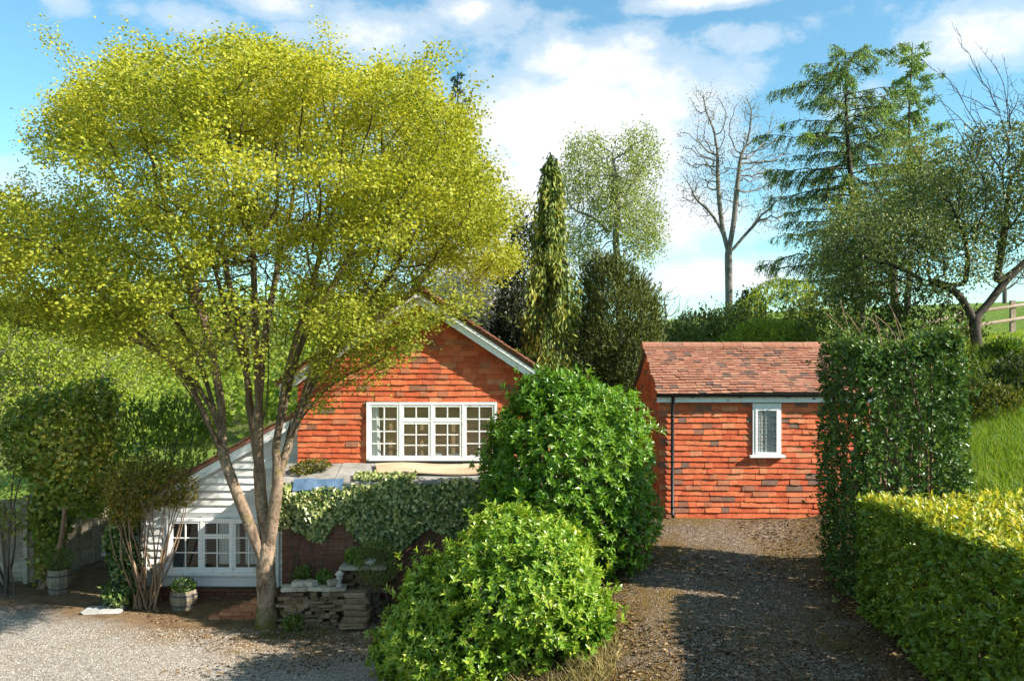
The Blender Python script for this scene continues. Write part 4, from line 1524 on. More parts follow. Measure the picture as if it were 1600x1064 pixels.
# bare tall tree behind the shed
BD = 38
b = foot(1139, BD)
sr = lambda px, py, dd=0: P(px, py, BD + dd)
A_ = np.concatenate([ell(700, sr(1110, 250), (1.7, 1.6, 3.5), .6, 3), ell(640, sr(1190, 270, .5), (1.8, 1.5, 3.2), .6, 4), ell(130, sr(1082, 300), (1.0, 1, 1.0), .7, 5), ell(110, sr(1100, 160), (.8, .7, .9), .7, 6), ell(110, sr(1215, 330), (.8, 1, 1.2), .7, 6), ell(80, sr(1170, 170), (.7, .7, 1.0), .7, 6)])
grow('bare_tree', 'tall bare tree with pale forked trunk rising behind the tiled shed', b,
     [('t', None, [b, sr(1139, 470), sr(1138, 395)]), ('l', 't', [sr(1138, 395), sr(1128, 350), sr(1122, 290), sr(1121, 235)]), ('r', 't', [sr(1138, 395), sr(1146, 350), sr(1152, 290), sr(1158, 240)]),
      ('r2', 't', [sr(1139, 398), sr(1160, 372), sr(1182, 348)]), ('l2', 't', [sr(1134, 372), sr(1112, 335), sr(1085, 310)])],
     A_, .25, .18, .0085, 2.35, M['grey_bark'], M['hawthorn_leaf'], .18, 3, .22, (.05, .09), tint=(.8, .15), jit=.22, bias=(0, 0, .30))

# silver birch, pale spring leaves
BD = 30
b = foot(968, BD)
A_ = np.concatenate([ell(620, P(940, 265, BD), (1.9, 1.8, 1.9), .6, 57, -.3), ell(480, P(975, 350, BD), (1.7, 1.7, 1.6), .6, 58, -.3), ell(180, P(905, 370, BD), (.9, 1.2, 1.2), .6, 8), ell(180, P(1000, 240, BD), (.9, 1.2, 1.3), .6, 9)])
grow('birch_tree', 'airy birch with pale green young leaves behind the dark yew', b,
     [('t', None, [b, P(968, 440, BD), P(962, 380, BD), P(966, 310, BD), P(958, 250, BD)]), ('l', 't', [P(963, 385, BD), P(935, 345, BD), P(900, 330, BD)]), ('r', 't', [P(966, 330, BD), P(985, 290, BD)])],
     A_, .26, .24, .008, 2.3, M['grey_bark'], M['birch_leaf'], .13, 34, .15, (.06, .11), droop=.55, tint=(.5, .2), jit=.2, tipr=1.9)

# white-blossoming tree behind the gable
BD = 22
b = foot(755, BD)
A_ = ell(520, P(755, 470, BD), (1.5, 1.3, 1.5), .5, 12, -.7)
grow('blossom_tree', 'white-blossomed fruit tree beside the gable roof', b, [('t', None, [b, P(755, 560, BD), P(752, 500, BD)])], A_, .2, .2, .006, 2.3, M['dark_bark'], M['blossom'], .1, 55, .13, (.06, .09), tint=(.75, .3), jit=.2)

# old apple tree on the lawn at the right, dense and small-leaved
BD = 20.5
b = foot(1527, BD)
Q = lambda px, py, dd=0: P(px, py, BD + dd)
A_ = np.concatenate([ell(560, Q(1430, 390), (2.4, 1.6, 1.3), .5, 14, -.5), ell(620, Q(1560, 300), (1.7, 1.8, 1.9), .5, 15, -.6), ell(220, Q(1340, 420, .5), (1.3, 1.2, 1.0), .5, 16, -.5), ell(430, Q(1640, 240), (1.5, 1.5, 2.1), .5, 17, -.6), ell(150, Q(1470, 300), (1.1, 1.2, .8), .5, 18, -.5)])
ap = grow('apple_tree', 'old spreading apple tree with small grey-green leaves and white buds on the lawn', b,
     [('t', None, [b, Q(1524, 515), Q(1520, 498)]), ('l', 't', [Q(1520, 498), Q(1502, 465), Q(1478, 446), Q(1440, 438)]), ('r', 't', [Q(1522, 500), Q(1548, 470), Q(1575, 435), Q(1620, 395)]),
      ('m', 'l', [Q(1503, 466), Q(1512, 420), Q(1510, 380)]), ('m2', 'r', [Q(1552, 466), Q(1562, 410), Q(1570, 360)])],
     A_, .2, .2, .0065, 2.25, M['dark_bark'], M['apple_leaf'], .13, 44, .17, (.05, .085), tint=(.42, .24), jit=.16, leafkeep=lambda p: (p[:, 2] < CAMZ + (545 - 190) / FPX * p[:, 1]) | (rng.uniform(size=len(p)) < .04))

# its long bare watershoots standing up out of the crown
mb = MB()
for k in range(24):
    p0 = Q(rng.uniform(1520, 1660), rng.uniform(170, 260), rng.normal() * .6)
    p1 = p0 + np.array([rng.uniform(-1.7, .4), rng.normal() * .5, rng.uniform(.6, 2.3)])
    pm = (p0 + p1) / 2 + np.array([.18, 0, .22]) * rng.uniform(-.3, 1)
    pth = smooth_path([p0, pm, p1], .22) + rng.normal(size=(len(smooth_path([p0, pm, p1], .22)), 3)) * .018
    mb.tube(pth, np.linspace(.014, .004, len(pth)), 4)
    for j in range(1, len(pth) - 1):
        d_ = norm(p1 - p0) * .6 + sph(1)[0] * .9
        l_ = rng.uniform(.15, .5) * (1.2 - j / len(pth))
        mb.tube([pth[j], pth[j] + d_ * l_ * .5 + UP * .02, pth[j] + d_ * l_ + UP * .07], [.008, .006, .004], 3)
mb.build('watershoot', M['dark_bark'], ap)

# pale green shrubby tree half hidden behind the apple tree
BD = 26
b = foot(1400, BD)
A_ = np.concatenate([ell(380, P(1420, 300, BD), (2.1, 1.6, 1.9), .5, 24, -.4), ell(280, P(1320, 400, BD), (1.5, 1.3, 1.9), .5, 25, -.4)])
grow('hornbeam_tree', 'light green young-leaved tree between the larch and the apple tree', b, [('t', None, [b, P(1398, 480, BD), P(1395, 380, BD)])], A_, .3, .27, .008, 2.3, M['bark'], M['hawthorn_leaf'], .13, 40, .2, (.07, .12), tint=(.8, .2), jit=.2)


def conifer(name, label, base, top, lens, mat, nb, droop, sweep, tuft, ntuft, tr=.2, Lf=(.1, .2), wf=.3, bark='dark_bark', irregular=.35, hang=.25, z0=.12, tint=(.5, .2)):
    """trunk with tiers of limbs; lens(t) limb length at height fraction t; needles in tufts along twigs"""
    base, top = np.asarray(base, float), np.asarray(top, float)
    t_ = thing(name, label, 'tree', tuple(base))
    H = np.linalg.norm(top - base)
    zz = np.linspace(0, 1, 14)
    trunk = base + (top - base) * zz[:, None] + np.stack([.12 * np.sin(zz * 7), .12 * np.cos(zz * 5), 0 * zz], 1) * (H / 14)
    Vs, Fs, Rs, off = [], [], [], 0

    def put(p, r_, k):
        nonlocal off
        V, F = tube(np.asarray(p), np.asarray(r_), k)
        Vs.append(V); Fs.append(F + off); Rs.append(np.repeat(r_, k)); off += len(V)
    put(trunk, tr * (1 - zz * .93), 8)
    pp, dd = [], []
    az_ = rng.uniform(0, 6.28)
    for i in range(nb):
        t = z0 + (1 - z0) * (i + .5) / nb
        az_ += 2.399 + rng.normal() * .4
        Lb = lens(t) * (1 + irregular * float(np.clip(rng.normal(), -1.6, .8)))
        if Lb < .15:
            continue
        o0 = np.array([np.interp(t, zz, trunk[:, q_]) for q_ in range(3)])
        d0 = np.array([math.cos(az_), math.sin(az_), 0])
        s_ = np.linspace(0, 1, 8)
        pts = o0 + d0 * (s_ * Lb)[:, None]
        pts[:, 2] += Lb * (sweep * s_ - droop * s_ ** 1.7 + .12 * np.maximum(0, s_ - .6) ** 1.2)
        pts += rng.normal(size=pts.shape) * .03 * Lb * s_[:, None]
        put(pts, tr * .28 * (1 - t * .75) * (1 - s_ * .85) * min(1, Lb / 2), 4)
        nt = int(max(4, Lb * tuft))
        for j in range(nt):
            f = rng.uniform(.15, 1)
            q0 = np.array([np.interp(f, s_, pts[:, q_]) for q_ in range(3)])
            side = np.cross(d0, UP) * rng.choice((-1, 1))
            tl = Lb * .28 * (1.15 - f) * rng.uniform(.4, 1.1) + .08
            td = norm(side * rng.uniform(.3, 1) + d0 * .6 + UP * rng.normal() * .15)
            u = np.linspace(0, 1, 4)
            tp_ = q0 + td * (u * tl)[:, None]
            tp_[:, 2] -= hang * tl * u ** 2 + rng.uniform(0, hang) * u * .5
            put(tp_, np.array([.010, .008, .006, .004]) * (1 + Lb / 4), 3)
            uu = rng.uniform(.1, 1, ntuft)
            pos_ = np.stack([np.interp(uu, u, tp_[:, q_]) for q_ in range(3)], 1)
            pp.append(pos_ + rng.normal(size=(ntuft, 3)) * .05)
            dd.append(np.repeat(td[None], ntuft, 0))
    obj('trunk', np_mesh('trunk', np.concatenate(Vs), [np.concatenate(Fs)], M[bark], {'tint': np.concatenate(Rs)}, True), t_)
    pp, dd = np.concatenate(pp), np.concatenate(dd)
    m_ = len(pp)
    ax_ = norm(dd * .6 + rng.normal(size=(m_, 3)) * .6 + np.array([0, 0, -hang]))
    LL = rng.uniform(*Lf, m_)
    leaves('crown', t_, mat, pp, ax_, sph(m_), LL, LL * wf, 'simple', np.clip(tint[0] + tint[1] * rng.normal(size=m_) + .2 * fnoise(pp, .8, 41), 0, 1))
    return t_


LD = 34
conifer('larch_tree', 'tall broad-topped larch with fresh green needles on long level limbs', foot(1345, LD), P(1318, 76, LD), lambda t: 3.1 * (1 - .30 * abs(t - .3)) * (1 if t < .8 else 1.0 - 1.6 * (t - .8)), M['larch_leaf'], 100, .17, .10, 14, 12, .24, (.10, .20), .24, irregular=.5, hang=.7, z0=.16)
conifer('larch_tree', 'slender second larch to the right of the broad-topped one', foot(1418, LD + 4), P(1424, 66, LD + 4), lambda t: 2.8 * (1 - .72 * t), M['larch_leaf'], 60, .12, .16, 12, 10, .17, (.14, .26), .28, irregular=.35, hang=.35, z0=.3)
conifer('spruce_tree', 'dark pointed spruce rising behind the yellow-green tree', foot(745, 40), P(712, 112, 40), lambda t: 3.0 * (1 - t) + .15, M['spruce_leaf'], 80, .30, .02, 8, 9, .28, (.14, .28), .28, irregular=.25, hang=.45, z0=.2)

# weeping golden conifer: hanging curtains of scaly sprays
WD = 19.9
b = foot(858, WD)
wt = thing('weeping_conifer', 'narrow weeping conifer with hanging golden-green sprays behind the house', 'tree', tuple(b))
topw = P(860, 238, WD)
mb = MB()
mb.tube([b, (b + topw) / 2 + np.array([.05, 0, 0]), topw], [.16, .09, .015], 8)
nst = 420
pp, dd, tt_, LLs = [], [], [], []
prof = lambda t: .13 + 1.32 * (1 - t) ** .9 * (.8 + .2 * math.sin(t * 23))
for i in range(nst):
    t = rng.uniform(0, 1) ** 1.15
    zt = b[2] + .4 + t * (topw[2] - b[2] - .4)
    az_ = rng.uniform(0, 6.283)
    R_ = prof(t) * rng.uniform(.4, 1.25)
    o0 = np.array([b[0] + (topw[0] - b[0]) * t, b[1], zt])
    d0 = np.array([math.cos(az_), math.sin(az_), 0])
    s_ = np.linspace(0, 1, 6)
    pts = o0 + d0 * (s_ * R_)[:, None]
    pts[:, 2] += R_ * (.35 * s_ - .55 * s_ ** 2)
    mb.tube(pts, .02 * (1 - s_ * .7), 4)
    tipz = pts[-1]
    ln = rng.uniform(.45, 1.25) * (1.1 - .5 * t)
    # curtain hanging from the limb
    k_ = int(95 * ln)
    f = rng.uniform(.25, 1, k_)
    h = rng.uniform(0, 1, k_) ** .8
    q0 = np.stack([np.interp(f, s_, pts[:, j]) for j in range(3)], 1)
    q0[:, 2] -= h * ln * (.35 + .65 * f)
    q0 += rng.normal(size=(k_, 3)) * np.array([.055, .055, .03])
    pp.append(q0)
    dd.append(norm(np.array([0, 0, -1.0]) + d0 * .25 + rng.normal(size=(k_, 3)) * .28))
    gold = rng.uniform(0, 1)
    tt_.append(np.clip(.08 + .75 * f * (.25 + .9 * gold ** 1.5) + .2 * h + rng.normal(size=k_) * .12, 0, 1))
    LLs.append(rng.uniform(.10, .2, k_))
mb.build('trunk', M['dark_bark'], wt, True)
pp, dd, tt_, LLs = map(np.concatenate, (pp, dd, tt_, LLs))
leaves('crown', wt, M['weeping_leaf'], pp, dd, norm(sph(len(pp)) + np.array([0, -.4, 0])), LLs, LLs * .36, 'simple', tt_)


# ------------------------------------------------------------------ bushes and hedges
def ell_surface(n_, c, rad, seed, bump=.1, sc=1.5, thick=.3, zmin=None):
    """points in the outer shell of a lumpy ellipsoid, with outward normals and depth 0 (outside)..1"""
    d_ = sph(n_)
    rr = 1 + bump * fnoise(d_ * np.asarray(rad), sc, seed)
    dep = rng.uniform(0, 1, n_) ** 1.6
    p = np.asarray(c) + d_ * np.asarray(rad) * (rr * (1 - dep * thick))[:, None]
    nr_ = norm(d_ / np.asarray(rad))
    if zmin is not None:
        k_ = p[:, 2] > zmin(p)
        return p[k_], nr_[k_], dep[k_]
    return p, nr_, dep


def blob_bush(name, label, base, blobs, leaf, n_, L, wf, kind='simple', seed=1, bump=.12, sc=1.6, thick=.4, tint=(.45, .2), up=.4, stems=9, bark='bark', cat='bush', group=None, plume=1, stray=.10, droop=0., stem_r=.03, top_tint=0.):
    t_ = thing(name, label, cat, tuple(base), group)
    vol = np.array([r_[0] * r_[1] + r_[1] * r_[2] + r_[0] * r_[2] for _, r_ in blobs])
    ps, ns, ds = [], [], []
    for i, ((c_, r_), w_) in enumerate(zip(blobs, vol / vol.sum())):
        p, nn, dep = ell_surface(int(n_ * w_), c_, r_, seed + i, bump, sc, thick)
        ok = np.ones(len(p), bool)
        for j, (c2, r2) in enumerate(blobs):
            if j != i:
                ok &= np.linalg.norm((p - np.asarray(c2)) / np.asarray(r2), axis=1) > .72
        ok &= p[:, 2] > gz(p[:, 0], p[:, 1]) + .02
        ps.append(p[ok]); ns.append(nn[ok]); ds.append(dep[ok])
    p, nn, dep = np.concatenate(ps), np.concatenate(ns), np.concatenate(ds)
    st_ = rng.uniform(size=len(p)) < stray
    p[st_] += (nn[st_] + UP * .4) * (np.minimum(rng.exponential(.35, st_.sum()), .7) * min(.6, min(blobs[0][1])) * .5)[:, None]
    if plume > 1:
        k0 = rng.permutation(len(p))[:len(p) // plume]
        p, nn = p[k0], nn[k0]
        pa = norm(nn * .6 + UP * up + rng.normal(size=p.shape) * .4)
        stp = np.mean(L) * .38
        p = (p[:, None] + pa[:, None] * (np.arange(plume) * stp)[None, :, None]).reshape(-1, 3)
        nn = np.repeat(nn, plume, 0)
        pa = np.repeat(pa, plume, 0)
    else:
        pa = 0
    m_ = len(p)
    ax_ = norm(nn * .5 + pa * 1.0 + rng.normal(size=(m_, 3)) * .75 + np.array([0, 0, up - droop]))
    nr_ = norm(nn * .7 + UP * .5 + rng.normal(size=(m_, 3)) * .5)
    ti = np.clip(tint[0] + tint[1] * rng.normal(size=m_) + .22 * fnoise(p, 1.7, seed + 50) + top_tint * (p[:, 2] - p[:, 2].mean()), 0, 1)
    LL = rng.uniform(*L, m_)
    leaves('foliage', t_, leaf, p, ax_, nr_, LL, LL * wf, kind, ti)
    mb_ = MB()
    base = np.asarray(base, float)
    for k in range(stems):
        c_, r_ = blobs[k % len(blobs)]
        tip = np.asarray(c_) + sph(1)[0] * np.asarray(r_) * .75
        tip[2] = max(tip[2], base[2] + .3)
        o0 = base + np.array([rng.normal() * .12, rng.normal() * .12, -.05])
        mid_ = (o0 + tip) / 2 + rng.normal(size=3) * .12 * np.array([1, 1, .3])
        mb_.tube(smooth_path([o0, mid_, tip], .15), np.linspace(stem_r, stem_r * .3, len(smooth_path([o0, mid_, tip], .15))), 6)
    mb_.build('stem', M[bark], t_, True)
    return t_


LEAF_BANK = {}


def leaf_part(parent, mat, key, pos, ax_, nr_, L, wf, tint, kind='laurel'):
    """the leaves that show largest, each an object; meshes shared by tint"""
    tv, tf = tmpl(kind)
    for i in range(len(pos)):
        tq = int(np.clip(tint[i] * 8, 0, 7))
        kk = (key, tq)
        if kk not in LEAF_BANK:
            V = tv * np.array([wf, 1, 1])
            LEAF_BANK[kk] = np_mesh('leaf', V, [tf], mat, {'tint': np.full(len(V), (tq + .5) / 8)})
        a_ = norm(ax_[i]); s_ = norm(np.cross(a_, nr_[i])); z_ = np.cross(s_, a_)
        o = bpy.data.objects.new('leaf', LEAF_BANK[kk])
        link(o, parent)
        mt = Matrix(((s_[0], a_[0], z_[0], pos[i][0]), (s_[1], a_[1], z_[1], pos[i][1]), (s_[2], a_[2], z_[2], pos[i][2]), (0, 0, 0, 1)))
        o.matrix_basis = mt @ Matrix.Diagonal((L[i], L[i], L[i], 1))


def split_near(t_, leafmat, key, p, ax_, nr_, LL, wf, ti, kind, front, limit=280, mass=None):
    """front: score for how large a leaf shows; the best are parts, the rest one mass"""
    sc_ = front
    idx = np.argsort(-sc_)
    top = idx[:4000]
    top = rng.permutation(top)[:limit]
    msk = np.ones(len(p), bool)
    msk[top] = False
    leaves('foliage', t_, leafmat, p[msk], ax_[msk], nr_[msk], LL[msk], LL[msk] * wf, mass or kind, ti[msk], stuff=True)
    leaf_part(t_, leafmat, key, p[top], ax_[top], nr_[top], LL[top], wf, ti[top], kind)


def laurel(name, label, base, blobs, nshoot, L, seed, bump=.10, sc=1.7, tint0=.42, stem_r=.04):
    t_ = thing(name, label, 'bush', tuple(base))
    vol = np.array([r_[0] * r_[1] + r_[1] * r_[2] + r_[0] * r_[2] for _, r_ in blobs])
    ps, ns, ds = [], [], []
    for i, ((c_, r_), w_) in enumerate(zip(blobs, vol / vol.sum())):
        p, nn, dep = ell_surface(int(nshoot * w_), c_, r_, seed + i, bump, sc, .36)
        ok = np.ones(len(p), bool)
        for j, (c2, r2) in enumerate(blobs):
            if j != i:
                ok &= np.linalg.norm((p - np.asarray(c2)) / np.asarray(r2), axis=1) > .8
        ok &= p[:, 2] > gz(p[:, 0], p[:, 1]) + .06
        ps.append(p[ok]); ns.append(nn[ok]); ds.append(dep[ok])
    p, nn, dep = np.concatenate(ps), np.concatenate(ns), np.concatenate(ds)
    # some shoots stand proud of the surface
    proud = rng.uniform(size=len(p)) < .16
    p[proud] += nn[proud] * np.minimum(rng.exponential(.09, proud.sum()), .24)[:, None] + np.array([0, 0, .06])
    axis_ = norm(nn * .8 + UP * .65 + rng.normal(size=p.shape) * .35)
    k = 7
    q_, ax_, nr_, si = shoots(p, axis_, k, L)
    m_ = len(q_)
    ax_ = norm(ax_ + np.array([0, 0, -.22]))
    young = rng.uniform(size=len(p)) ** 2
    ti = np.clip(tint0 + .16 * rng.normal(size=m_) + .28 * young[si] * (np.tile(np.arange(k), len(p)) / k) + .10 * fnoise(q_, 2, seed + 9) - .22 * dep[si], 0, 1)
    LL = rng.uniform(*L, m_) * (1 - .25 * (np.tile(np.arange(k), len(p)) / k))
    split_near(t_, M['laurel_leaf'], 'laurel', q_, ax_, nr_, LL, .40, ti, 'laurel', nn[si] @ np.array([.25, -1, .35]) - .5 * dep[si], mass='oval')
    # the shaded inside of the bush
    pin = np.concatenate([np.asarray(c_) + sph(900) * rng.uniform(.45, .8, (900, 1)) * np.asarray(r_) for c_, r_ in blobs])
    pin = pin[pin[:, 2] > gz(pin[:, 0], pin[:, 1]) + .1]
    LI = rng.uniform(.12, .2, len(pin))
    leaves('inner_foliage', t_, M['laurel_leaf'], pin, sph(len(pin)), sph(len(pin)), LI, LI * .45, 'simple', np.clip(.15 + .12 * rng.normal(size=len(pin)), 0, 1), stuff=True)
    mb_ = MB()
    base = np.asarray(base, float)
    for kk in range(26):
        c_, r_ = blobs[kk % len(blobs)]
        tip = np.asarray(c_) + sph(1)[0] * np.asarray(r_) * .88
        tip[2] = max(tip[2], g1(tip[0], tip[1]) + .3)
        o0 = base + np.array([rng.normal() * .25, rng.normal() * .25, 0])
        o0[2] = g1(o0[0], o0[1]) - .05
        mid_ = (o0 + tip) / 2 + rng.normal(size=3) * .12
        pth = smooth_path([o0, mid_, tip], .15)
        mb_.tube(pth, np.linspace(stem_r, stem_r * .2, len(pth)), 6)
    mb_.build('stem', M['bark'], t_, True)
    return t_


laurel('laurel_bush', 'big rounded glossy laurel between the house and the shed', (1.0, 13.6, 1.5),
       [((1.0, 13.55, 3.35), (1.46, 1.35, 1.62)), ((1.25, 13.6, 2.4), (1.25, 1.2, 1.05)), ((.75, 13.6, 4.4), (.75, .7, .62)), ((.1, 13.5, 3.1), (.62, .8, 1.3))], 5400, (.095, .155), 60, bump=.13, sc=2.2, tint0=.46)
laurel('laurel_bush', 'lower spreading laurel with bright yellow-green shoots at the left edge of the drive', (-.05, 11.5, .95),
       [((.12, 11.3, 2.05), (1.22, 1.15, 1.0)), ((.55, 11.2, 1.6), (.9, .95, .65)), ((-1.1, 11.6, 1.35), (.72, .9, .78)), ((-.5, 11.3, 1.2), (1.1, 1.0, .62)), ((-1.62, 12.1, .72), (.55, .7, .5)), ((-1.0, 11.9, 1.75), (.45, .5, .42)), ((.95, 10.85, 1.5), (.45, .5, .32))], 4900, (.09, .15), 75, bump=.25, sc=2.9, tint0=.74)


def box_points(n_, x0, x1, y0, y1, z0, z1, seed, bump=.06, thick=.18, faces='tlrfb', rnd=.2):
    """points near the surface of a clipped, slightly uneven hedge; z0,z1 callables of (x,y)"""
    ar = {'t': (x1 - x0) * (y1 - y0), 'l': (y1 - y0) * 2.0, 'r': (y1 - y0) * 2.0, 'f': (x1 - x0) * 2.0, 'b': (x1 - x0) * 2.0}
    tot = sum(ar[f] for f in faces)
    P_, N_ = [], []
    for f in faces:
        k = int(n_ * ar[f] / tot)
        u, v = rng.uniform(size=k), rng.uniform(size=k)
        X = x0 + u * (x1 - x0) if f in 'tfb' else np.full(k, x0 if f == 'l' else x1)
        Y = y0 + (v if f == 't' else u) * (y1 - y0) if f in 'tlr' else np.full(k, y0 if f == 'f' else y1)
        zb, zt = z0(X, Y), z1(X, Y)
        Z = zt if f == 't' else zb + v * (zt - zb)
        nv = {'t': (0, 0, 1), 'l': (-1, 0, 0), 'r': (1, 0, 0), 'f': (0, -1, 0), 'b': (0, 1, 0)}[f]
        P_.append(np.stack([X, Y, Z + 0 * X], 1)); N_.append(np.repeat(np.array([nv], float), k, 0))
    p, nn = np.concatenate(P_), np.concatenate(N_)
    # round the corners: pull points towards the middle near the edges
    zt = z1(p[:, 0], p[:, 1])
    cen = np.stack([np.clip(p[:, 0], x0 + rnd, x1 - rnd), np.clip(p[:, 1], y0 + rnd, y1 - rnd), np.minimum(p[:, 2], zt - rnd)], 1)
    v = p - cen
    l_ = np.linalg.norm(v, axis=1, keepdims=True)
    sel = (l_[:, 0] > 1e-6)
    nn[sel] = norm(v[sel])
    p[sel] = cen[sel] + nn[sel] * np.minimum(l_[sel], rnd)
    dep = rng.uniform(size=len(p)) ** 1.5
    p = p + nn * (bump * fnoise(p, 2.2, seed) - dep * thick)[:, None]
    return p, nn, dep


# tall clipped hedge block beside the drive
th = thing('tall_hedge', 'tall dark glossy hedge block clipped square beside the shed', 'hedge', (5.7, 12.1, 1.9))
p, nn, dep = box_points(8200, 4.88, 6.62, 11.35, 12.9, lambda x, y: gz(x, y) + .05, lambda x, y: 5.46 + .12 * np.sin(x * 3 + 1) + .06 * np.sin(x * 9), 80, .10, .28, rnd=.26)
fz_ = (rng.uniform(size=len(p)) < .12)
p[fz_] += nn[fz_] * rng.exponential(.07, fz_.sum())[:, None] + UP * (.10 * (nn[fz_][:, 2:3] > .3) * rng.uniform(0, 2, (fz_.sum(), 1)))
q_, ax_, nr_, si = shoots(p, norm(nn * .9 + UP * .35 + rng.normal(size=p.shape) * .4), 4, .1)
m_ = len(q_)
ti = np.clip(.40 + .16 * rng.normal(size=m_) + .22 * np.clip((q_[:, 2] - 5.1) * 1.6, 0, 1) + .12 * (nn[si][:, 2] > .5) - .15 * dep[si], 0, 1)  # leaves near the top tinted paler, sunlight painted into their colour
LL = rng.uniform(.055, .095, m_)
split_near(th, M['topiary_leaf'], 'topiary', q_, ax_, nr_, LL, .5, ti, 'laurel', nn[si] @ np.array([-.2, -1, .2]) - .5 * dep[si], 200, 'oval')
mb = MB()
for k in range(16):
    x, y = rng.uniform(5.2, 6.3), rng.uniform(11.65, 12.6)
    pth = smooth_path([(x, y, g1(x, y) - .05), (x + rng.normal() * .12, y + rng.normal() * .1, 3.6), (x + rng.normal() * .25, y + rng.normal() * .2, 5.3)], .3)
    mb.tube(pth, np.linspace(.04, .012, len(pth)), 6)
for k in range(9):     # whippy shoots above the clipped top
    x, y = rng.uniform(5.1, 6.0), rng.uniform(11.6, 12.6)
    mb.tube(smooth_path([(x, y, 5.2), (x - .06, y, 5.55), (x - rng.uniform(.1, .4), y, 5.6 + rng.uniform(.1, .5))], .15), .006, 4)
mb.build('stem', M['stem_bark'], th, True)

# low clipped hedge along the right of the drive
lh = thing('low_hedge', 'low broad clipped hedge with sunlit golden top along the drive', 'hedge', (5.8, 8.8, 1.6))
ztop = lambda x, y: 3.24 + (11.3 - y) * .05 + .03 * np.sin(x * 2.7 + y * 1.9)
p, nn, dep = box_points(12000, 4.82, 6.95, 5.9, 11.28, lambda x, y: gz(x, y) + .04, ztop, 90, .06, .22, faces='tlrf', rnd=.2)
fz_ = (rng.uniform(size=len(p)) < .10)
p[fz_] += nn[fz_] * rng.exponential(.05, fz_.sum())[:, None]
# the face leans out a little at the foot
q_, ax_, nr_, si = shoots(p, norm(nn * .9 + UP * .5 + rng.normal(size=p.shape) * .4), 5, .1)
m_ = len(q_)
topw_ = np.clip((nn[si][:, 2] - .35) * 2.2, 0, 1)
ti = np.clip(.36 + .17 * rng.normal(size=m_) + .42 * topw_ - .15 * dep[si], 0, 1)  # up-facing leaves tinted golden: sunlight on the top put into the colour
LL = rng.uniform(.06, .11, m_)
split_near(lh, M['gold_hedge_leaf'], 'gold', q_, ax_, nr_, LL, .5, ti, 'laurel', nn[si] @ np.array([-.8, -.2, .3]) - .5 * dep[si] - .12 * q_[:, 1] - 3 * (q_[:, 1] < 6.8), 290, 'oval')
mb = MB()
for k in range(60):
    x, y = rng.uniform(5.0, 6.7), rng.uniform(6.2, 11.1)
    pth = smooth_path([(x, y, g1(x, y) - .05), (x + rng.normal() * .08, y + rng.normal() * .08, 2.3), (x + rng.normal() * .15, y + rng.normal() * .15, 2.95)], .25)
    mb.tube(pth, np.linspace(.025, .008, len(pth)), 5)
mb.build('stem', M['bark'], lh, True)

# yew
b = foot(955, 20.5)
yw = blob_bush('yew_tree', 'dark broad yew behind the big laurel', b, [(P(960, 505, 20.5), (.95, 1.2, 1.6)), (P(988, 570, 20.3), (.85, 1.1, 1.2)), (P(930, 570, 20.5), (.85, 1.1, 1.3)), (P(945, 440, 20.5), (.5, .7, .7)), (P(1000, 510, 20.6), (.5, .7, 1.0))],
               M['yew_leaf'], 60000, (.07, .13), .32, seed=101, bump=.26, sc=2.6, thick=.6, tint=(.55, .2), up=.9, plume=7, cat='tree', bark='dark_bark', top_tint=.05)
# dark evergreen mass at the weeping conifer's foot
b = foot(815, 21.5)
blob_bush('holly_tree', 'very dark evergreen under the weeping conifer', b, [(P(810, 500, 21.5), (.8, .9, 1.5)), (P(820, 420, 21.5), (.42, .6, 1.3)), (P(790, 560, 21.5), (.9, .9, 1.0))], M['dark_leaf'], 24000, (.06, .11), .5, seed=111, bump=.3, plume=4, tint=(.35, .18), cat='tree', bark='dark_bark')

# scrub along the bank behind the shed
for i, (px, py, d_, rad, lm, ti, lab) in enumerate((
        (1095, 520, 25, (.9, .9, .75), 'dark_leaf', .65, 'dark rounded shrub just left of the bare tree trunk'),
        (1060, 530, 23, (.7, .7, .45), 'hawthorn_leaf', .5, 'grey-green low shrub above the left end of the shed ridge'),
        (1150, 515, 24, (.9, .8, .7), 'hawthorn_leaf', .45, 'mid-green shrub at the foot of the bare tree'),
        (1172, 490, 27, (.5, .6, .9), 'dark_leaf', .5, 'small dark pointed evergreen right of the bare tree'),
        (1220, 490, 25, (1.2, 1.0, 1.0), 'bright_leaf', .45, 'yellow-green shrub behind the middle of the shed roof'),
        (1205, 525, 22.5, (1.1, .8, .45), 'bright_leaf', .3, 'low bright shrub on the bank over the shed ridge'),
        (1275, 505, 24, (1.1, .9, .9), 'hawthorn_leaf', .7, 'pale shrub behind the right end of the shed roof'),
        (1340, 500, 22, (1.4, 1.0, .85), 'hawthorn_leaf', .4, 'olive shrub behind the top of the tall hedge'),
        (1450, 505, 21.5, (1.3, 1.0, .75), 'dark_leaf', .85, 'dull green shrub left of the apple trunk'))):
    c_ = P(px, py, d_)
    blob_bush('hillside_shrub', lab, (c_[0], d_, g1(c_[0], d_)), [(c_, rad), (c_ - np.array([rad[0] * .5, 0, rad[2] * .5]), (rad[0] * .7, rad[1] * .7, rad[2] * .8)), (c_ + np.array([rad[0] * .55, .1, -rad[2] * .45]), (rad[0] * .65, rad[1] * .7, rad[2] * .7))],
              M[lm], 7500, (.06, .11), .55, seed=120 + i * 5, bump=.32, sc=2.8, plume=3, stray=.2, tint=(ti, .2), up=.5, stems=7, group='shrubs on the bank behind the shed')

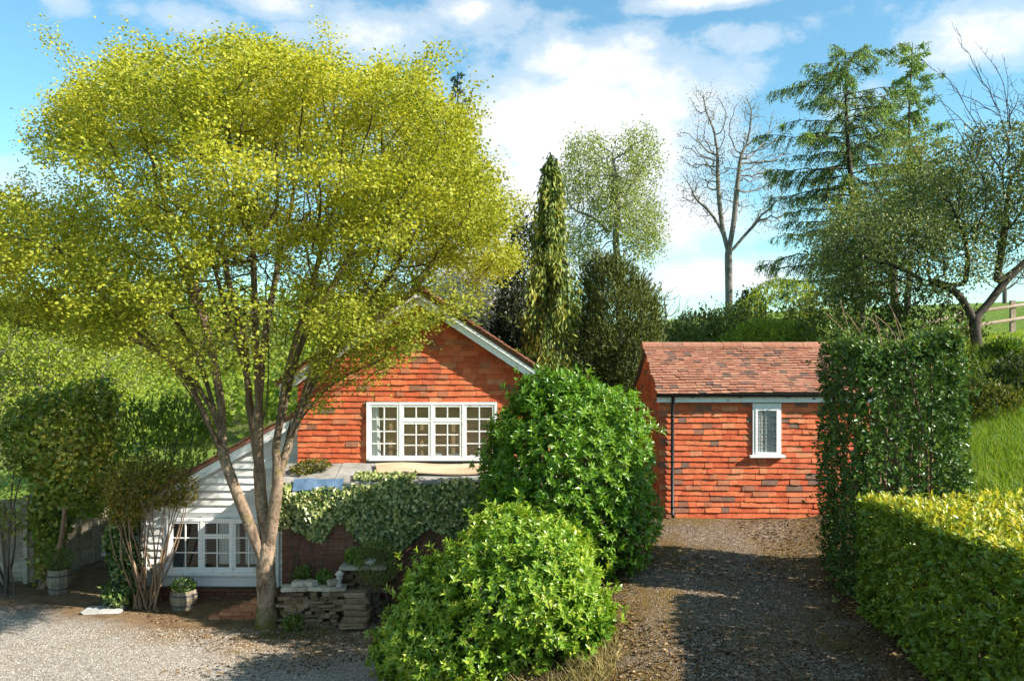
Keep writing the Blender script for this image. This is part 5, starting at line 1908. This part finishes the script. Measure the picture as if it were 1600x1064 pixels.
for i, (px, py, d_, rad, lm, ti, lab) in enumerate((
        (1548, 620, 18.2, (.55, .5, .4), 'russet_leaf', .2, 'brownish scrub bush on the steep grass bank'),
        (1600, 590, 18.8, (.6, .5, .45), 'dark_leaf', .7, 'dark scrub bush on the bank near the right edge'),
        (1522, 590, 18.6, (.4, .4, .45), 'hawthorn_leaf', .35, 'olive scrub bush on the bank just right of the tall hedge'),
        (1570, 550, 20.0, (.35, .35, .25), 'hedge_leaf', .5, 'small green weed clump on the lawn edge'))):
    c_ = P(px, py, d_)
    c_[2] = g1(c_[0], d_) + rad[2] * .6
    blob_bush('bank_shrub', lab, (c_[0], d_, g1(c_[0], d_)), [(c_, rad), (c_ + np.array([rad[0] * .6, .1, -rad[2] * .3]), (rad[0] * .6, rad[1] * .6, rad[2] * .7))],
              M[lm], 2600, (.06, .11), .5, seed=150 + i * 5, bump=.35, sc=3, plume=3, stray=.25, tint=(ti, .2), up=.7, stems=6, stem_r=.012, group='scrub on the steep bank')

# left-hand side: ivy-clad tree, neighbours, yellow-green trees beyond
b = foot(74, 17.1)
blob_bush('ivy_clad_tree', 'ivy-smothered leaning tree trunk in front of the woven fence', b, [(P(95, 690, 17.1), (1.0, .9, 1.05)), (P(80, 800, 17.1), (.42, .42, .9)), (P(72, 870, 17.1), (.26, .26, .6)), (P(130, 740, 17.0), (.7, .7, .9)), (P(150, 650, 17.2), (.45, .5, .7))],
          M['hedge_leaf'], 15000, (.07, .12), .8, 'ivy', seed=180, bump=.32, sc=2.6, stray=.25, tint=(.82, .2), stem_r=.09, stems=6, cat='tree', bark='stem_bark')
b = foot(8, 16.6)
blob_bush('garden_shrub', 'twiggy green shrub overhanging the fence at the left edge of the yard', b, [(P(5, 740, 16.7), (.7, .7, 1.2)), (P(25, 640, 16.9), (.6, .6, .9)), (P(-50, 690, 16.6), (.8, .8, 1.6))], M['hedge_leaf'], 7000, (.05, .1), .6, seed=190, bump=.4, stray=.4, tint=(.8, .25), stems=9)
b = foot(245, 19.8)
blob_bush('evergreen_bush', 'dense dark green bush behind the shrub at the wing corner', b, [(P(245, 715, 19.8), (1.1, .9, 1.2)), (P(210, 690, 19.8), (.6, .7, .9)), (P(290, 690, 20), (.7, .7, 1.0)), (P(225, 780, 19.6), (1.0, .8, 1.0))], M['hedge_leaf'], 15000, (.06, .1), .5, seed=200, bump=.32, sc=2.6, stray=.2, plume=5, tint=(.6, .2), up=.9)
# multi-stemmed shrub at the corner of the wing
b = foot(232, 15.75)
blob_bush('wing_shrub', 'multi-stemmed shrub with russet-gold top against the white wing', b, [(P(232, 755, 15.7), (.85, .6, .5)), (P(200, 790, 15.8), (.5, .5, .5)), (P(265, 770, 15.75), (.5, .45, .42))], M['russet_leaf'], 7000, (.05, .085), .6, seed=210, bump=.4, sc=3, stray=.3, tint=(.55, .22), stems=26, stem_r=.022, bark='stem_bark', thick=.7)
b = foot(195, 15.9)
blob_bush('ivy_bush', 'ivy clump at the foot of the multi-stemmed shrub', b, [(P(198, 890, 15.9), (.32, .3, .62)), (P(190, 925, 15.8), (.4, .35, .3)), (P(185, 845, 16.0), (.3, .3, .5))], M['ivy_leaf'], 3600, (.06, .1), .9, 'ivy', seed=220, bump=.2, tint=(.35, .25))
for i, (px, py, d_, rx, rz_, n_, lab) in enumerate(((60, 550, 25, 1.9, 1.5, 800, 'bright yellow-green young tree behind the ivy-clad trunk'), (150, 580, 28, 2.0, 1.4, 800, 'feathery light green tree right of the ivy-clad trunk'), (-40, 520, 23, 1.7, 2.0, 600, 'pale twiggy tree at the far left edge'))):
    c_ = P(px, py, d_)
    b = np.array((c_[0], d_, g1(c_[0], d_)))
    grow('young_tree', lab, b, [('t', None, [b, (b + c_) / 2 + np.array([.1, 0, 0]), c_ - np.array([0, 0, rz_ * .5])])], np.concatenate([ell(n_, c_, (rx, 1.3, rz_), .5, 230 + i, -.6), ell(n_ // 2, c_ - np.array([.3, 0, 1.8]), (rx, 1.3, 1.1), .5, 235 + i, -.6)]), .26, .22, .007, 2.3, M['grey_bark'], M['bright_leaf'], .1, 22, .17, (.07, .12), tint=(.5, .22), jit=.2, group='young trees beyond the fence')
# far trees on the valley side and along the lawn's skyline
for i, (px, d_, h, w_, lm, lab) in enumerate(((215, 60, 5.5, 2.6, 'hawthorn_leaf', 'far olive tree on the valley side, leftmost seen under the crown'), (275, 70, 5, 2.6, 'bright_leaf', 'far light green tree below the big crown'), (330, 64, 4.4, 2.4, 'hawthorn_leaf', 'far olive tree seen between the stems'), (390, 75, 6, 3, 'hawthorn_leaf', 'far hazy tree right of the middle stems'), (160, 48, 4.5, 2.4, 'bright_leaf', 'distant bright tree behind the fence end'),
                                             (1040, 60, 4.0, 2.2, 'grey', 'far leafless tree left of the shed skyline'), (1570, 50, 3.6, 2.0, 'grey', 'far leafless tree beyond the rail fence'), (1610, 46, 3.6, 2.0, 'grey', 'far leafless tree beyond the rail fence at the picture edge'))):
    b = foot(px, d_)
    c_ = b + np.array([0, 0, h * .62])
    A_ = ell(260, c_, (w_, w_ * .8, h * .42), .5, 260 + i, -.5)
    grow('distant_tree', lab, b, [('t', None, [b, b + np.array([0, 0, h * .35])])], A_, .4, .4, .014, 2.3, M['grey_bark'], None if lm == 'grey' else M[lm], .14, 22, .4, (.14, .26), tint=(.5, .2), group='far trees')

# woods along the far valley side
p = []
for k in range(520):
    d_ = rng.uniform(75, 135) if k < 400 else rng.uniform(34, 60)
    px = rng.uniform(-250, 880) if k < 400 else rng.uniform(60, 470)
    x_ = (px - CX) / FPX * d_
    h_ = rng.uniform(3.5, 8) * (1.15 if px < 700 else .75) * (1 if k < 400 else .5)
    c_ = np.array([x_, d_, g1(x_, d_) + h_ * .5])
    k_ = 110
    q2 = c_ + sph(k_) * rng.uniform(.5, 1, (k_, 1)) * np.array([h_ * .38, h_ * .38, h_ * .55]) * (1 + .2 * rng.normal(size=(k_, 1)))
    p.append(np.concatenate([q2, np.full((k_, 1), rng.uniform(0, 1))], 1))
p = np.concatenate(p)
m_ = len(p)
LL = rng.uniform(.4, .8, m_) * np.where(p[:, 1] < 70, .45, 1)
o = leaves('distant_wood', None, M['bright_leaf'], p[:, :3], sph(m_), sph(m_), LL, LL * .8, 'simple', np.clip(.05 + .4 * p[:, 3] + .12 * rng.normal(size=m_), 0, 1))
tag(o, 'far spring woodland along the valley side', 'woodland', kind='stuff')
# ------------------------------------------------------------------ ivy and small plants by the house
iv = thing('ivy', 'pale-flecked ivy curtain hanging down the brick lean-to', 'ivy', (-2.5, LY, .3))
n_ = 18000
x = rng.uniform(LX0 - .08, .3, n_)
lower = 2.05 - .25 * np.sin(x * 2.1 + 4.1) - .55 * np.exp(-((x + 2.5) / .6) ** 2) * 1.6 - .25 * np.exp(-((x + 3.6) / .25) ** 2) + .1 * np.sin(x * 7)
top_ = 2.78 + .05 * np.sin(x * 5)
top_ -= .12 * ((x > -4.2) & (x < -3.05))
v = rng.uniform(size=n_)
z = lower + (top_ - lower) * v ** .85
bulge = .10 + .16 * np.clip((z - lower) / .6, 0, 1) * (1 + .5 * fnoise(np.stack([x, 0 * x, z], 1), 3, 3))
y = LY - rng.uniform(0, 1, n_) ** .6 * bulge - .03
on_top = rng.uniform(size=n_) < .16
y = np.where(on_top, LY - .15 + rng.uniform(0, .34, n_) ** 1.2, y)
z = np.where(on_top, 2.80 + (y - LY + .15) * .28 + .05, z)
okx = ~on_top | ((x > -3.0) & (fnoise(np.stack([x, 0 * x, 0 * x], 1), 3, 9) > -.1)) 
p = np.stack([x, y, z], 1)[okx]
m_ = len(p)
ax_ = norm(np.array([0, -.25, -1]) + rng.normal(size=(m_, 3)) * .6)
nr_ = norm(np.array([.15, -1, .55]) + rng.normal(size=(m_, 3)) * .55)
LL = rng.uniform(.05, .09, m_)
leaves('foliage', iv, M['ivy_leaf'], p, ax_, nr_, LL, LL * .95, 'ivy', np.clip(.5 + .27 * rng.normal(size=m_) + .17, 0, 1))
mb = MB()
for k in range(30):
    xx = rng.uniform(LX0, 0)
    pth = smooth_path([(xx, LY - .03, rng.uniform(.4, 1.6)), (xx + rng.normal() * .15, LY - .05, 2.1), (xx + rng.normal() * .3, LY - .1, 2.7)], .2)
    mb.tube(pth, .007, 4)
mb.build('stem', M['bark'], iv)

b = P(492, 727, 15.7)
blob_bush('roof_plant', 'yellowish stonecrop mound on the left end of the flat roof', b, [((b[0], 15.62, b[2] + .02), (.34, .2, .10)), ((b[0] - .2, 15.55, b[2] - .05), (.2, .2, .1))], M['russet_leaf'], 1500, (.03, .06), .6, seed=300, bump=.2, tint=(.35, .25), stems=3, stem_r=.008, cat='plant')
# silvery shrub by the trough
b = P(590, 880, 14.7)
blob_bush('lavender', 'silvery lavender bush beside the stone trough', (b[0], 14.7, g1(b[0], 14.7)), [(b, (.38, .3, .42))], M['birch_leaf'], 1800, (.05, .09), .18, seed=310, tint=(.2, .15), up=1.0, stems=8, stem_r=.01, cat='plant')

# ------------------------------------------------------------------ stone planter walls
def stone_mesh(w, d, h, mat, tint, seed):
    r_ = random.Random(seed)
    mb_ = MB()
    vs = []
    for sz in (-1, -.6, .6, 1):
        k = .94 if abs(sz) == 1 else 1.0
        for sx, sy in ((-1, -.85), (-.85, -1), (.85, -1), (1, -.85), (1, .85), (.85, 1), (-.85, 1), (-1, .85)):
            vs.append((sx * w / 2 * k * r_.uniform(.9, 1.05), sy * d / 2 * k * r_.uniform(.9, 1.05), sz * h / 2 * r_.uniform(.9, 1.05)))
    fs = [tuple(range(7, -1, -1)), tuple(range(24, 32))]
    for j in range(3):
        for i in range(8):
            fs.append((j * 8 + i, j * 8 + (i + 1) % 8, j * 8 + 8 + (i + 1) % 8, j * 8 + 8 + i))
    return mb_.raw(vs, fs, tint).mesh('stone', mat)


STN = [stone_mesh(random.uniform(.12, .34), random.uniform(.17, .24), random.uniform(.045, .10), M['stone'], random.random() * .7, i) for i in range(14)]
CAP = [stone_mesh(random.uniform(.24, .34), .26, .075, M['pale_stone'], random.random(), 40 + i) for i in range(5)]


def stone_wall(parent, x0, x1, y, z0, z1, cap=True, depth=.2):
    z = z0 + .04
    row = 0
    while z < z1:
        x = x0 + (row % 2) * .11
        while x < x1 - .05:
            me = random.choice(STN)
            o = link(bpy.data.objects.new('stone', me), parent)
            o.matrix_basis = Matrix.Translation((x + .12, y + random.uniform(-.015, .015), z)) @ Matrix.Rotation(random.uniform(-.05, .05), 4, 'Y')
            x += random.uniform(.15, .27)
        z += random.uniform(.05, .085)
        row += 1
    return z


pw = thing('stone_planter', 'low rubble stone planter wall right of the tree trunk', 'planter', (-3.6, 14.7, .2))
mb = MB()
mb.box(-4.22, -3.08, 14.72, 15.2, .1, .84)
core = mb.build('soil_fill', M['soil'], pw)
zt = stone_wall(pw, -4.28, -3.15, 14.66, .18, .82)
for k, xx in enumerate((-4.12, -3.87, -3.6, -3.36, -3.2)):
    o = link(bpy.data.objects.new('capping_stone', CAP[k % 5]), pw)
    o.matrix_basis = Matrix.Translation((xx, 14.68 + random.uniform(-.03, .03), .90 + .0 * k)) @ Matrix.Rotation(random.uniform(-.2, .2), 4, 'Z')
for k, (xx, zz) in enumerate(((-3.95, .975), (-3.72, .985), (-3.3, 1.0))):
    o = link(bpy.data.objects.new('loose_stone', CAP[(k + 2) % 5]), pw)
    o.matrix_basis = Matrix.Translation((xx, 14.70, zz)) @ Matrix.Rotation(random.uniform(-.6, .6), 4, 'Z') @ Matrix.Diagonal((.7, .7, 1.2, 1))
ps = thing('stone_steps', 'small stack of flat sunlit stones stepping up beside the planter', 'steps', (-2.85, 14.5, .2))
for k in range(6):
    me = stone_mesh(.52 - .02 * k, .40 - .03 * k, .09, M['stone'], .55 + .4 * random.random(), 70 + k)
    o = link(bpy.data.objects.new('stone', me), ps)
    o.matrix_basis = Matrix.Translation((-2.83 + random.uniform(-.04, .04), 14.42 + .05 * k, .34 + .092 * k)) @ Matrix.Rotation(random.uniform(-.1, .1), 4, 'Z')
# raised trough with a pale slab
tr_ = thing('stone_trough', 'raised stone trough with pale slab top in front of the ivy wall', 'trough', (-2.75, 14.95, .2))
stone_wall(tr_, -3.15, -2.45, 14.98, .2, 1.12)
mb = MB()
mb.box(-3.12, -2.5, 15.0, 15.2, .15, 1.1)
mb.build('core', M['soil'], tr_)
o = obj('slab', stone_mesh(.86, .42, .06, M['pale_stone'], .6, 99), tr_)
o.matrix_basis = Matrix.Translation((-2.78, 14.98, 1.22))
lp = thing('stone_lantern', 'little stone lantern ornament on the planter between stones and trough', 'ornament', (-3.22, 14.62, .98))
mb = MB()
mb.lathe([(.07, 0), (.07, .03), (.035, .05), (.035, .12), (.06, .14), (.06, .22)], (-3.16, 14.6, .95), 8)
mb.build('body', M['slab'], lp)
mb = MB()
mb.lathe([(.09, .221), (.05, .27), (.012, .30)], (-3.16, 14.6, .95), 8)
mb.build('cap', M['slab'], lp)
cb_ = thing('glazed_bowl', 'small pale bowl on the trough slab', 'bowl', (-2.72, 14.95, 1.25))
mb = MB()
mb.lathe([(.05, 0), (.09, .05), (.11, .10), (.10, .10), (.07, .04)], (-2.66, 14.93, 1.252), 14)
mb.build('bowl', M['cloth'], cb_, True)
for i, (x_, y_, z_, lab) in enumerate(((-3.5, 14.85, .93, 'small leafy green plant sprouting among the planter stones'), (-2.98, 15.0, 1.3, 'bright green plant in the raised trough'), (-3.95, 15.05, .95, 'dull green perennial at the back of the planter'), (-4.0, 14.5, .22, 'low green weeds at the foot of the planter wall'))):
    blob_bush('planter_plant', lab, (x_, y_, z_ - .03), [((x_, y_, z_ + .08), (.16, .12, .14))], M['laurel_leaf' if i < 2 else 'hedge_leaf'], 260, (.06, .1), .4, seed=330 + i, stems=5, stem_r=.006, cat='plant', up=.9)

# pile of bricks at the foot of the wing
bp_ = thing('brick_pile', 'stepped pile of old red bricks left of the tree trunk', 'bricks', (-5.05, 15.2, .2))
RBK = [brick_mesh('brick', .215, .065, .1025, M['red_brick'], random.random(), .004) for _ in range(5)]
for lay in range(5):
    nb_ = 6 - lay
    for k in range(nb_):
        for dpt in (0, 1):
            o = link(bpy.data.objects.new('brick', random.choice(RBK)), bp_)
            o.matrix_basis = Matrix.Translation((-5.62 + lay * .19 + k * .222 * (.9 if lay else 1), 15.1 + dpt * .11 + lay * .02 + random.uniform(-.015, .015), g1(-5.3, 15.1) + .035 + lay * .067)) @ Matrix.Rotation(random.uniform(-.12, .12), 4, 'Z')


def cask(name, label, c, r_, h, nst=18, soil=True):
    t_ = thing(name, label, 'planter', tuple(c))
    me_v = []
    for k in range(nst):
        a0, a1 = 2 * math.pi * k / nst, 2 * math.pi * (k + .94) / nst
        mb_ = MB()
        vs = []
        for zz, rr in ((0, .82), (h * .5, 1.0), (h, .92)):
            for rad in (rr * r_, rr * r_ - .03):
                for a_ in (a0, a1):
                    vs.append((c[0] + rad * math.cos(a_), c[1] + rad * math.sin(a_), c[2] + zz))
        fs = []
        for j in range(2):
            b_ = j * 4
            fs += [(b_, b_ + 1, b_ + 5, b_ + 4), (b_ + 3, b_ + 2, b_ + 6, b_ + 7), (b_ + 2, b_, b_ + 4, b_ + 6), (b_ + 1, b_ + 3, b_ + 7, b_ + 5)]
        fs += [(0, 2, 3, 1), (8, 9, 11, 10)]
        mb_.raw(vs, fs, random.random())
        mb_.build('stave', M['cask_wood'], t_)
    for zz, rr in ((h * .18, .90), (h * .72, .99)):
        mb_ = MB()
        mb_.lathe([(rr * r_ + .002, 0), (rr * r_ + .006, .004), (rr * r_ + .006, .03), (rr * r_ + .002, .034)], (c[0], c[1], c[2] + zz), 24)
        mb_.build('hoop', M['lead'], t_)
    mb_ = MB()
    mb_.lathe([(r_ * .6, 0), (r_ * .86, h * .86)], c, 16)
    mb_.build('soil', M['soil'], t_)
    return t_


c_ = foot(93, 16.75)
cask('barrel_planter', 'weathered half-barrel planter beside the ivy-clad trunk', c_, .24, .5)
blob_bush('potted_shrub', 'grey-green shrub growing in the half-barrel planter', (c_[0], c_[1], c_[2] + .45), [(c_ + np.array([0, 0, .68]), (.26, .24, .24))], M['birch_leaf'], 800, (.05, .09), .3, seed=350, tint=(.15, .15), stems=6, stem_r=.008, cat='plant', up=.9)
c_ = foot(287, 15.75)
cask('barrel_planter', 'shaded half-barrel planter under the wing window', c_, .26, .36)
blob_bush('potted_shrub', 'dark leafy plant in the planter under the wing window', (c_[0], c_[1], c_[2] + .33), [(c_ + np.array([0, 0, .42]), (.24, .2, .13))], M['hedge_leaf'], 500, (.05, .09), .3, seed=355, tint=(.3, .2), stems=6, stem_r=.008, cat='plant', up=.9)

# ------------------------------------------------------------------ woven fence
def fence_panel(label, p0, p1, h):
    p0, p1 = np.array(p0, float), np.array(p1, float)
    d_ = p1 - p0
    Lg = np.linalg.norm(d_)
    d_ /= Lg
    nrm = np.array([d_[1], -d_[0]])
    zb = (g1(*p0) + g1(*p1)) / 2
    t_ = thing('fence_panel', label, 'fence', (p0[0], p0[1], zb), 'woven fence panels on the left')
    ns = int(h / .105)
    for k in range(ns):
        xs = np.linspace(0, Lg, 13)
        wv = .022 * np.sin(xs / Lg * math.pi * 4 + (math.pi if k % 2 else 0))
        vs, fs = [], []
        for i, s_ in enumerate(xs):
            c2 = p0 + d_ * s_ + nrm * wv[i]
            for nn_, zz in ((.004, 0), (-.004, 0), (-.004, .115), (.004, .115)):
                q2 = c2 + nrm * nn_
                vs.append((q2[0], q2[1], zb + .06 + k * .105 + zz + .004 * math.sin(i * 2 + k)))
        for i in range(12):
            for j in range(4):
                fs.append((i * 4 + j, i * 4 + 4 + j, i * 4 + 4 + (j + 1) % 4, i * 4 + (j + 1) % 4))
        MB().raw(vs, fs, random.random()).build('slat', M['fence_wood'], t_)
    for f in (.25, .5, .75):
        c2 = p0 + d_ * Lg * f
        mb_ = MB()
        a_ = c2 + nrm * .034
        mb_.tube([(a_[0], a_[1], zb + .03), (a_[0], a_[1], zb + h)], .02, 5)
        mb_.build('batten', M['fence_wood'], t_)
    for e_, q2 in enumerate((p0, p1)):
        mb_ = MB()
        mb_.box(q2[0] - .045, q2[0] + .045, q2[1] - .045, q2[1] + .045, zb - .2, zb + h + .12, .8)
        mb_.build('post', M['fence_wood'], t_)
    return t_


fence_panel('woven fence panel nearest the left edge, in front of the twiggy shrub', (-12.3, 17.0), (-10.58, 17.35), 1.8)
fence_panel('woven fence panel directly behind the ivy-clad trunk and barrel', (-10.5, 17.45), (-9.95, 18.95), 1.8)
fence_panel('farthest woven fence panel beside the white covered table', (-9.93, 19.06), (-9.3, 20.6), 1.8)

# covered garden table
tbx, tby = -9.15, 18.6
z0_ = g1(tbx, tby)
ct = thing('garden_table', 'small garden table under a white cloth by the far fence panel', 'table', (tbx, tby, z0_))
mb = MB()
mb.box(tbx - .28, tbx + .28, tby - .25, tby + .25, z0_ + .58, z0_ + .61)
mb.build('tabletop', M['cask_wood'], ct)
for sx in (-1, 1):
    for sy in (-1, 1):
        mb = MB()
        mb.box(tbx + sx * .24 - .02, tbx + sx * .24 + .02, tby + sy * .21 - .02, tby + sy * .21 + .02, z0_ - .02, z0_ + .579)
        mb.build('leg', M['cask_wood'], ct)
K1 = 48
vs, fs = [], []
for j, (rs, zz) in enumerate(((0.02, .64), (.7, .638), (1.0, .62), (1.06, .5), (1.1, .38), (1.14, .27))):
    for i in range(K1):
        a_ = 2 * math.pi * i / K1
        e_ = 1 / max(abs(math.cos(a_)), abs(math.sin(a_))) ** .8
        wv = 1 + (.06 * math.sin(a_ * 9 + 1) + .04 * math.sin(a_ * 14)) * max(0, j - 2) / 3
        vs.append((tbx + .31 * rs * e_ * wv * math.cos(a_), tby + .28 * rs * e_ * wv * math.sin(a_), z0_ + zz + (.03 * math.sin(a_ * 5) if j == 5 else 0)))
for j in range(5):
    for i in range(K1):
        fs.append((j * K1 + i, j * K1 + (i + 1) % K1, j * K1 + K1 + (i + 1) % K1, j * K1 + K1 + i))
o = MB().raw(vs, fs).build('tablecloth', M['cloth'], None, True)
tag(o, 'white cloth draped over the small garden table', 'cloth')

# paving slab lying in the yard
sx_, sy_ = (165 - CX) / FPX * 15.6, 15.55
o = obj('paving_slab', stone_mesh(.75, .42, .05, M['slab'], .5, 123))
o.matrix_basis = Matrix.Translation((sx_, sy_, g1(sx_, sy_) + .025)) @ Matrix.Rotation(.1, 4, 'Z')
tag(o, 'pale flat paving slab lying in the shaded yard', 'slab')

# ------------------------------------------------------------------ rail fence on the lawn
rf = thing('rail_fence', 'weathered post and rail fence on the lawn behind the apple trunk', 'fence', (14, 24, 5.6))
fp = [P(1440, 512, 23), P(1500, 505, 23.4), P(1582, 500, 24), P(1660, 492, 24.5)]
fp = [np.array((q2[0], q2[1], g1(q2[0], q2[1]))) for q2 in fp]
fh = 1.0
for q2 in fp:
    mb = MB()
    mb.box(q2[0] - .07, q2[0] + .07, q2[1] - .05, q2[1] + .05, q2[2] - .3, q2[2] + fh, random.random())
    mb.build('post', M['rail_wood'], rf)
for a_, b_ in zip(fp[:-1], fp[1:]):
    for h in (.42, .82):
        mb = MB()
        mid_ = (a_ + b_) / 2 + np.array([0, -.07, h + .02])
        mb.tube([a_ + np.array([0, -.07, h]), mid_, b_ + np.array([0, -.07, h])], [.05, .055, .05], 7, random.random())
        mb.build('rail', M['rail_wood'], rf)

# ------------------------------------------------------------------ loose cover: grass, gravel, litter
def scatter(n_, x0, x1, y0, y1, ok):
    out, tot = [], 0
    while tot < n_:
        x_ = rng.uniform(x0, x1, n_)
        y_ = rng.uniform(y0, y1, n_)
        k = ok(x_, y_)
        out.append(np.stack([x_[k], y_[k]], 1))
        tot += k.sum()
    q2 = np.concatenate(out)[:n_]
    return np.concatenate([q2, gz(q2[:, 0], q2[:, 1])[:, None]], 1)


def blades(name, label, cat, p, L, w, mat, lean, tint):
    m_ = len(p)
    L_ = rng.uniform(*L, m_)
    ax_ = norm(UP + rng.normal(size=(m_, 3)) * lean)
    o = leaves(name, None, mat, p - np.array([0, 0, .01]), ax_, sph(m_), L_, np.full(m_, w), 'blade', np.clip(tint[0] + tint[1] * rng.normal(size=m_) + .2 * fnoise(p, 1.2, 77), 0, 1))
    return tag(o, label, cat, kind='stuff')


p = scatter(32000, 7.6, 13.5, 12.3, 20.5, lambda x_, y_: (x_ / y_ > .52) & (x_ / y_ < .76) & (rng.uniform(size=len(x_)) < np.clip(1.2 - (y_ - 12) / 16, .3, 1)))
blades('long_grass', 'long bright green grass on the bank right of the tall hedge', 'grass', p, (.14, .36), .012, M['grass'], .35, (.55, .22))
p = scatter(9000, 10.5, 16, 19.5, 27, lambda x_, y_: (x_ / y_ > .5) & (x_ / y_ < .72))
blades('lawn_grass', 'short sunny lawn grass under the apple tree and rail fence', 'grass', p, (.05, .12), .02, M['grass'], .3, (.7, .18))
p = scatter(2600, -1.6, 1.4, 9.4, 11.0, lambda x_, y_: (y_ < 10.75) & (x_ < 1.75 - .5 * (10.9 - y_)) & (fnoise(np.stack([x_, y_, 0 * x_], 1), 3, 6) > -.2))
blades('dry_grass', 'dry straw-coloured grass at the foot of the lower laurel', 'grass', p, (.08, .28), .010, M['straw'], .7, (.5, .25))
p = scatter(2600, -6.8, -3.2, 14.1, 14.9, lambda x_, y_: (fnoise(np.stack([x_, y_, 0 * x_], 1), 3, 16) > .25))
blades('yard_moss', 'short mossy turf round the foot of the big tree', 'moss', p, (.02, .06), .012, M['straw'], .5, (.1, .2))


def pebbles(name, label, p, size, tint, mat='pebble'):
    m_ = len(p)
    ov = np.array([(1, 0, 0), (0, 1, 0), (-1, 0, 0), (0, -1, 0), (0, 0, .7), (0, 0, -.5)], float)
    of = np.array([(0, 1, 4), (1, 2, 4), (2, 3, 4), (3, 0, 4)])
    s_ = rng.uniform(*size, m_)
    an = rng.uniform(0, 6.28, m_)
    ca_, sa_ = np.cos(an), np.sin(an)
    ov2 = ov[None] * (s_[:, None] * rng.uniform(.7, 1.2, (m_, 6)))[..., None]
    X = ov2[..., 0] * ca_[:, None] - ov2[..., 1] * sa_[:, None]
    Y = ov2[..., 0] * sa_[:, None] + ov2[..., 1] * ca_[:, None]
    V = np.stack([X, Y, ov2[..., 2]], -1) + p[:, None]
    F = (of[None] + (np.arange(m_) * 6)[:, None, None]).reshape(-1, 3)
    o = obj(name, np_mesh(name, V.reshape(-1, 3), [F], M[mat], {'tint': np.repeat(np.clip(tint[0] + tint[1] * rng.normal(size=m_), 0, 1), 6)}))
    return tag(o, label, 'gravel', kind='stuff')


p = scatter(13000, -9.5, -1.2, 11.5, 14.6, lambda x_, y_: in_poly(x_, y_, YARD))
pebbles('yard_gravel', 'loose pale gravel spread over the yard', p, (.008, .02), (.55, .22))
p = scatter(21000, .8, 5.9, 9.0, 15.9, lambda x_, y_: in_poly(x_, y_, DRIVE))
pebbles('drive_gravel', 'loose dark grit and chippings on the drive', p, (.007, .017), (.35, .22), 'grit')
p = np.concatenate([scatter(3400, .8, 5.9, 9.0, 15.9, lambda x_, y_: in_poly(x_, y_, DRIVE) & ((fnoise(np.stack([x_, y_, 0 * x_], 1), 1.5, 26) > .1) | (x_ > 4.4) | (x_ < 1.9))),
                    scatter(900, -10, -2, 12.5, 17, lambda x_, y_: in_poly(x_, y_, YARD) & (fnoise(np.stack([x_, y_, 0 * x_], 1), 1.2, 27) > .2)), scatter(700, 4.6, 5.1, 8.5, 12.4, lambda x_, y_: x_ > 0)])
m_ = len(p)
LL = rng.uniform(.03, .075, m_)
o = leaves('leaf_litter', None, M['dead_leaf'], p + np.array([0, 0, .012]), norm(rng.normal(size=(m_, 3)) * np.array([1, 1, .15])), norm(UP + rng.normal(size=(m_, 3)) * .35), LL, LL * .6, 'simple', np.clip(rng.uniform(0, 1, m_) ** 1.4, 0, 1))
tag(o, 'fallen brown leaves strewn over the drive and yard', 'leaves', kind='stuff')
# rough herbage on the shaded bank below the apple tree
p = scatter(5000, 8.5, 13, 18.2, 20.4, lambda x_, y_: (x_ / y_ > .5) & (x_ / y_ < .7))
m_ = len(p)
LL = rng.uniform(.08, .2, m_)
o = leaves('bank_herbage', None, M['hawthorn_leaf'], p + rng.uniform(0, .14, (m_, 1)) * UP, norm(UP * .5 + rng.normal(size=(m_, 3))), sph(m_), LL, LL * .35, 'simple', np.clip(.3 + .25 * rng.normal(size=m_), 0, 1))
tag(o, 'rough brown-green herbage on the steep bank below the apple tree', 'herbage', kind='stuff')
